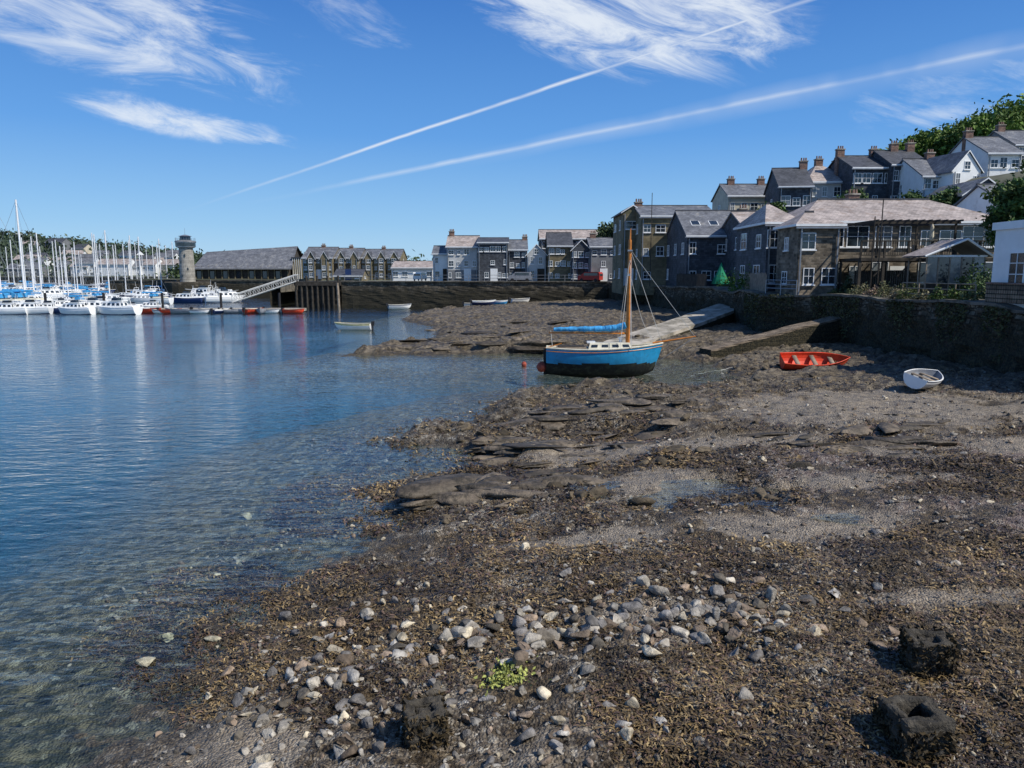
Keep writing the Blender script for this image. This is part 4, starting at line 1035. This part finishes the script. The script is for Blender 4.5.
sc10=nn(nt,'ShaderNodeVectorMath',operation='SCALE');nt.links.new(ramp_.outputs[0],sc10.inputs[0]);sc10.inputs['Scale'].default_value=10
fm_=mrange(nt,zc,.55,.9,.85,.3)
col=mixc(nt,fm_,sky.outputs[0],sc10.outputs[0])
nS=noise(nt,vec,9,3,.6)
total=None
def addm(x):
    global total
    total=x if total is None else mth(nt,'MAXIMUM',total,x)
front=mrange(nt,dot((0,1,0)),.0,.1)
def contrail(a_,b_,w0,w1,st,wob=.005):
    d1=dirp(*a_);d2=dirp(*b_);n=d1.cross(d2).normalized();al=(d2-d1).normalized()
    dd=mth(nt,'ADD',dot(n),mth(nt,'MULTIPLY',mth(nt,'SUBTRACT',nS,.5),wob))
    t=dot(al);t0=d1.dot(al);t1=d2.dot(al)
    wdt=mrange(nt,t,t0,t1,w0,w1,False)
    q=mth(nt,'SUBTRACT',1.0,mth(nt,'DIVIDE',mth(nt,'ABSOLUTE',dd),wdt),clamp=True)
    q=mth(nt,'MULTIPLY',q,mrange(nt,t,t0-.02,t0+.25,.0,1));q=mth(nt,'MULTIPLY',q,mrange(nt,nS,.35,.62,.4,1))
    q=mth(nt,'MULTIPLY',q,front);addm(mth(nt,'MULTIPLY',q,st))
contrail((180,212),(808,0),.0022,.0034,.85,.004)
contrail((250,203),(1024,46),.0035,.0065,.5)
contrail((430,168),(1024,48),.010,.022,.22,.012)
c0=dirp(400,60);r_=Vector((c0.y,-c0.x,0)).normalized();up_=r_.cross(c0).normalized()
if up_.z<0: up_=-up_
def axes(rot):
    ca,sa=math.cos(rot),math.sin(rot);return r_*ca+up_*sa,up_*ca-r_*sa
e1,e2=axes(-.22);cb=nn(nt,'ShaderNodeCombineXYZ');nt.links.new(mth(nt,'MULTIPLY',dot(e1),9.0),cb.inputs[0]);nt.links.new(mth(nt,'MULTIPLY',dot(e2),30.0),cb.inputs[1])
n1=nn(nt,'ShaderNodeTexNoise');n1.inputs['Scale'].default_value=1.0;n1.inputs['Detail'].default_value=7;n1.inputs['Roughness'].default_value=.68;n1.inputs['Distortion'].default_value=.7;nt.links.new(cb.outputs[0],n1.inputs['Vector'])
def wisp(u,v,rx,ry,rot,st,lo=.5):
    c=dirp(u,v);a1,a2=axes(rot)
    a=mth(nt,'DIVIDE',mth(nt,'SUBTRACT',dot(a1),c.dot(a1)),rx);b=mth(nt,'DIVIDE',mth(nt,'SUBTRACT',dot(a2),c.dot(a2)),ry)
    rr=mth(nt,'ADD',mth(nt,'MULTIPLY',a,a),mth(nt,'MULTIPLY',b,b))
    q=mrange(nt,mth(nt,'SUBTRACT',n1.outputs[0],mth(nt,'MULTIPLY',rr,.22)),lo-.16,lo+.22,0,1)
    q=mth(nt,'MULTIPLY',q,mrange(nt,rr,.5,1.6,1,0));addm(mth(nt,'MULTIPLY',mth(nt,'MULTIPLY',q,front),st))
wisp(110,18,.22,.06,-.25,.75,.44);wisp(185,121,.115,.02,-.2,.85,.4);wisp(628,12,.19,.07,-.1,.9,.38);wisp(350,12,.09,.03,-.5,.4,.48);wisp(985,95,.12,.05,.3,.4,.48);wisp(938,114,.03,.012,.2,.5,.36)
col=mixc(nt,mth(nt,'MULTIPLY',total,1.0,clamp=True),col,(6.8,7.3,7.9))
nt.links.new(col,bg.inputs['Color']);bg.inputs['Strength'].default_value=S_
wd.cycles.sampling_method='MANUAL';wd.cycles.sample_map_resolution=256
sl=bpy.data.lights.new('sun','SUN');sl.energy=5.0;sl.angle=math.radians(.53);sl.color=(1,.96,.88)
so=bpy.data.objects.new('sun',sl);sc.collection.objects.link(so);so.rotation_euler=(-to).to_track_quat('-Z','Y').to_euler();so.location=(30,-20,60)
cam=bpy.data.cameras.new('camera');cam.lens=F/1024*36;cam.sensor_width=36;cam.clip_end=12000;cam.clip_start=.1
co=bpy.data.objects.new('camera',cam);sc.collection.objects.link(co);co.location=(0,0,H);co.rotation_euler=(math.radians(90)-TH,0,0);sc.camera=co
sc.view_settings.view_transform='Standard';sc.view_settings.look='None';sc.view_settings.exposure=0
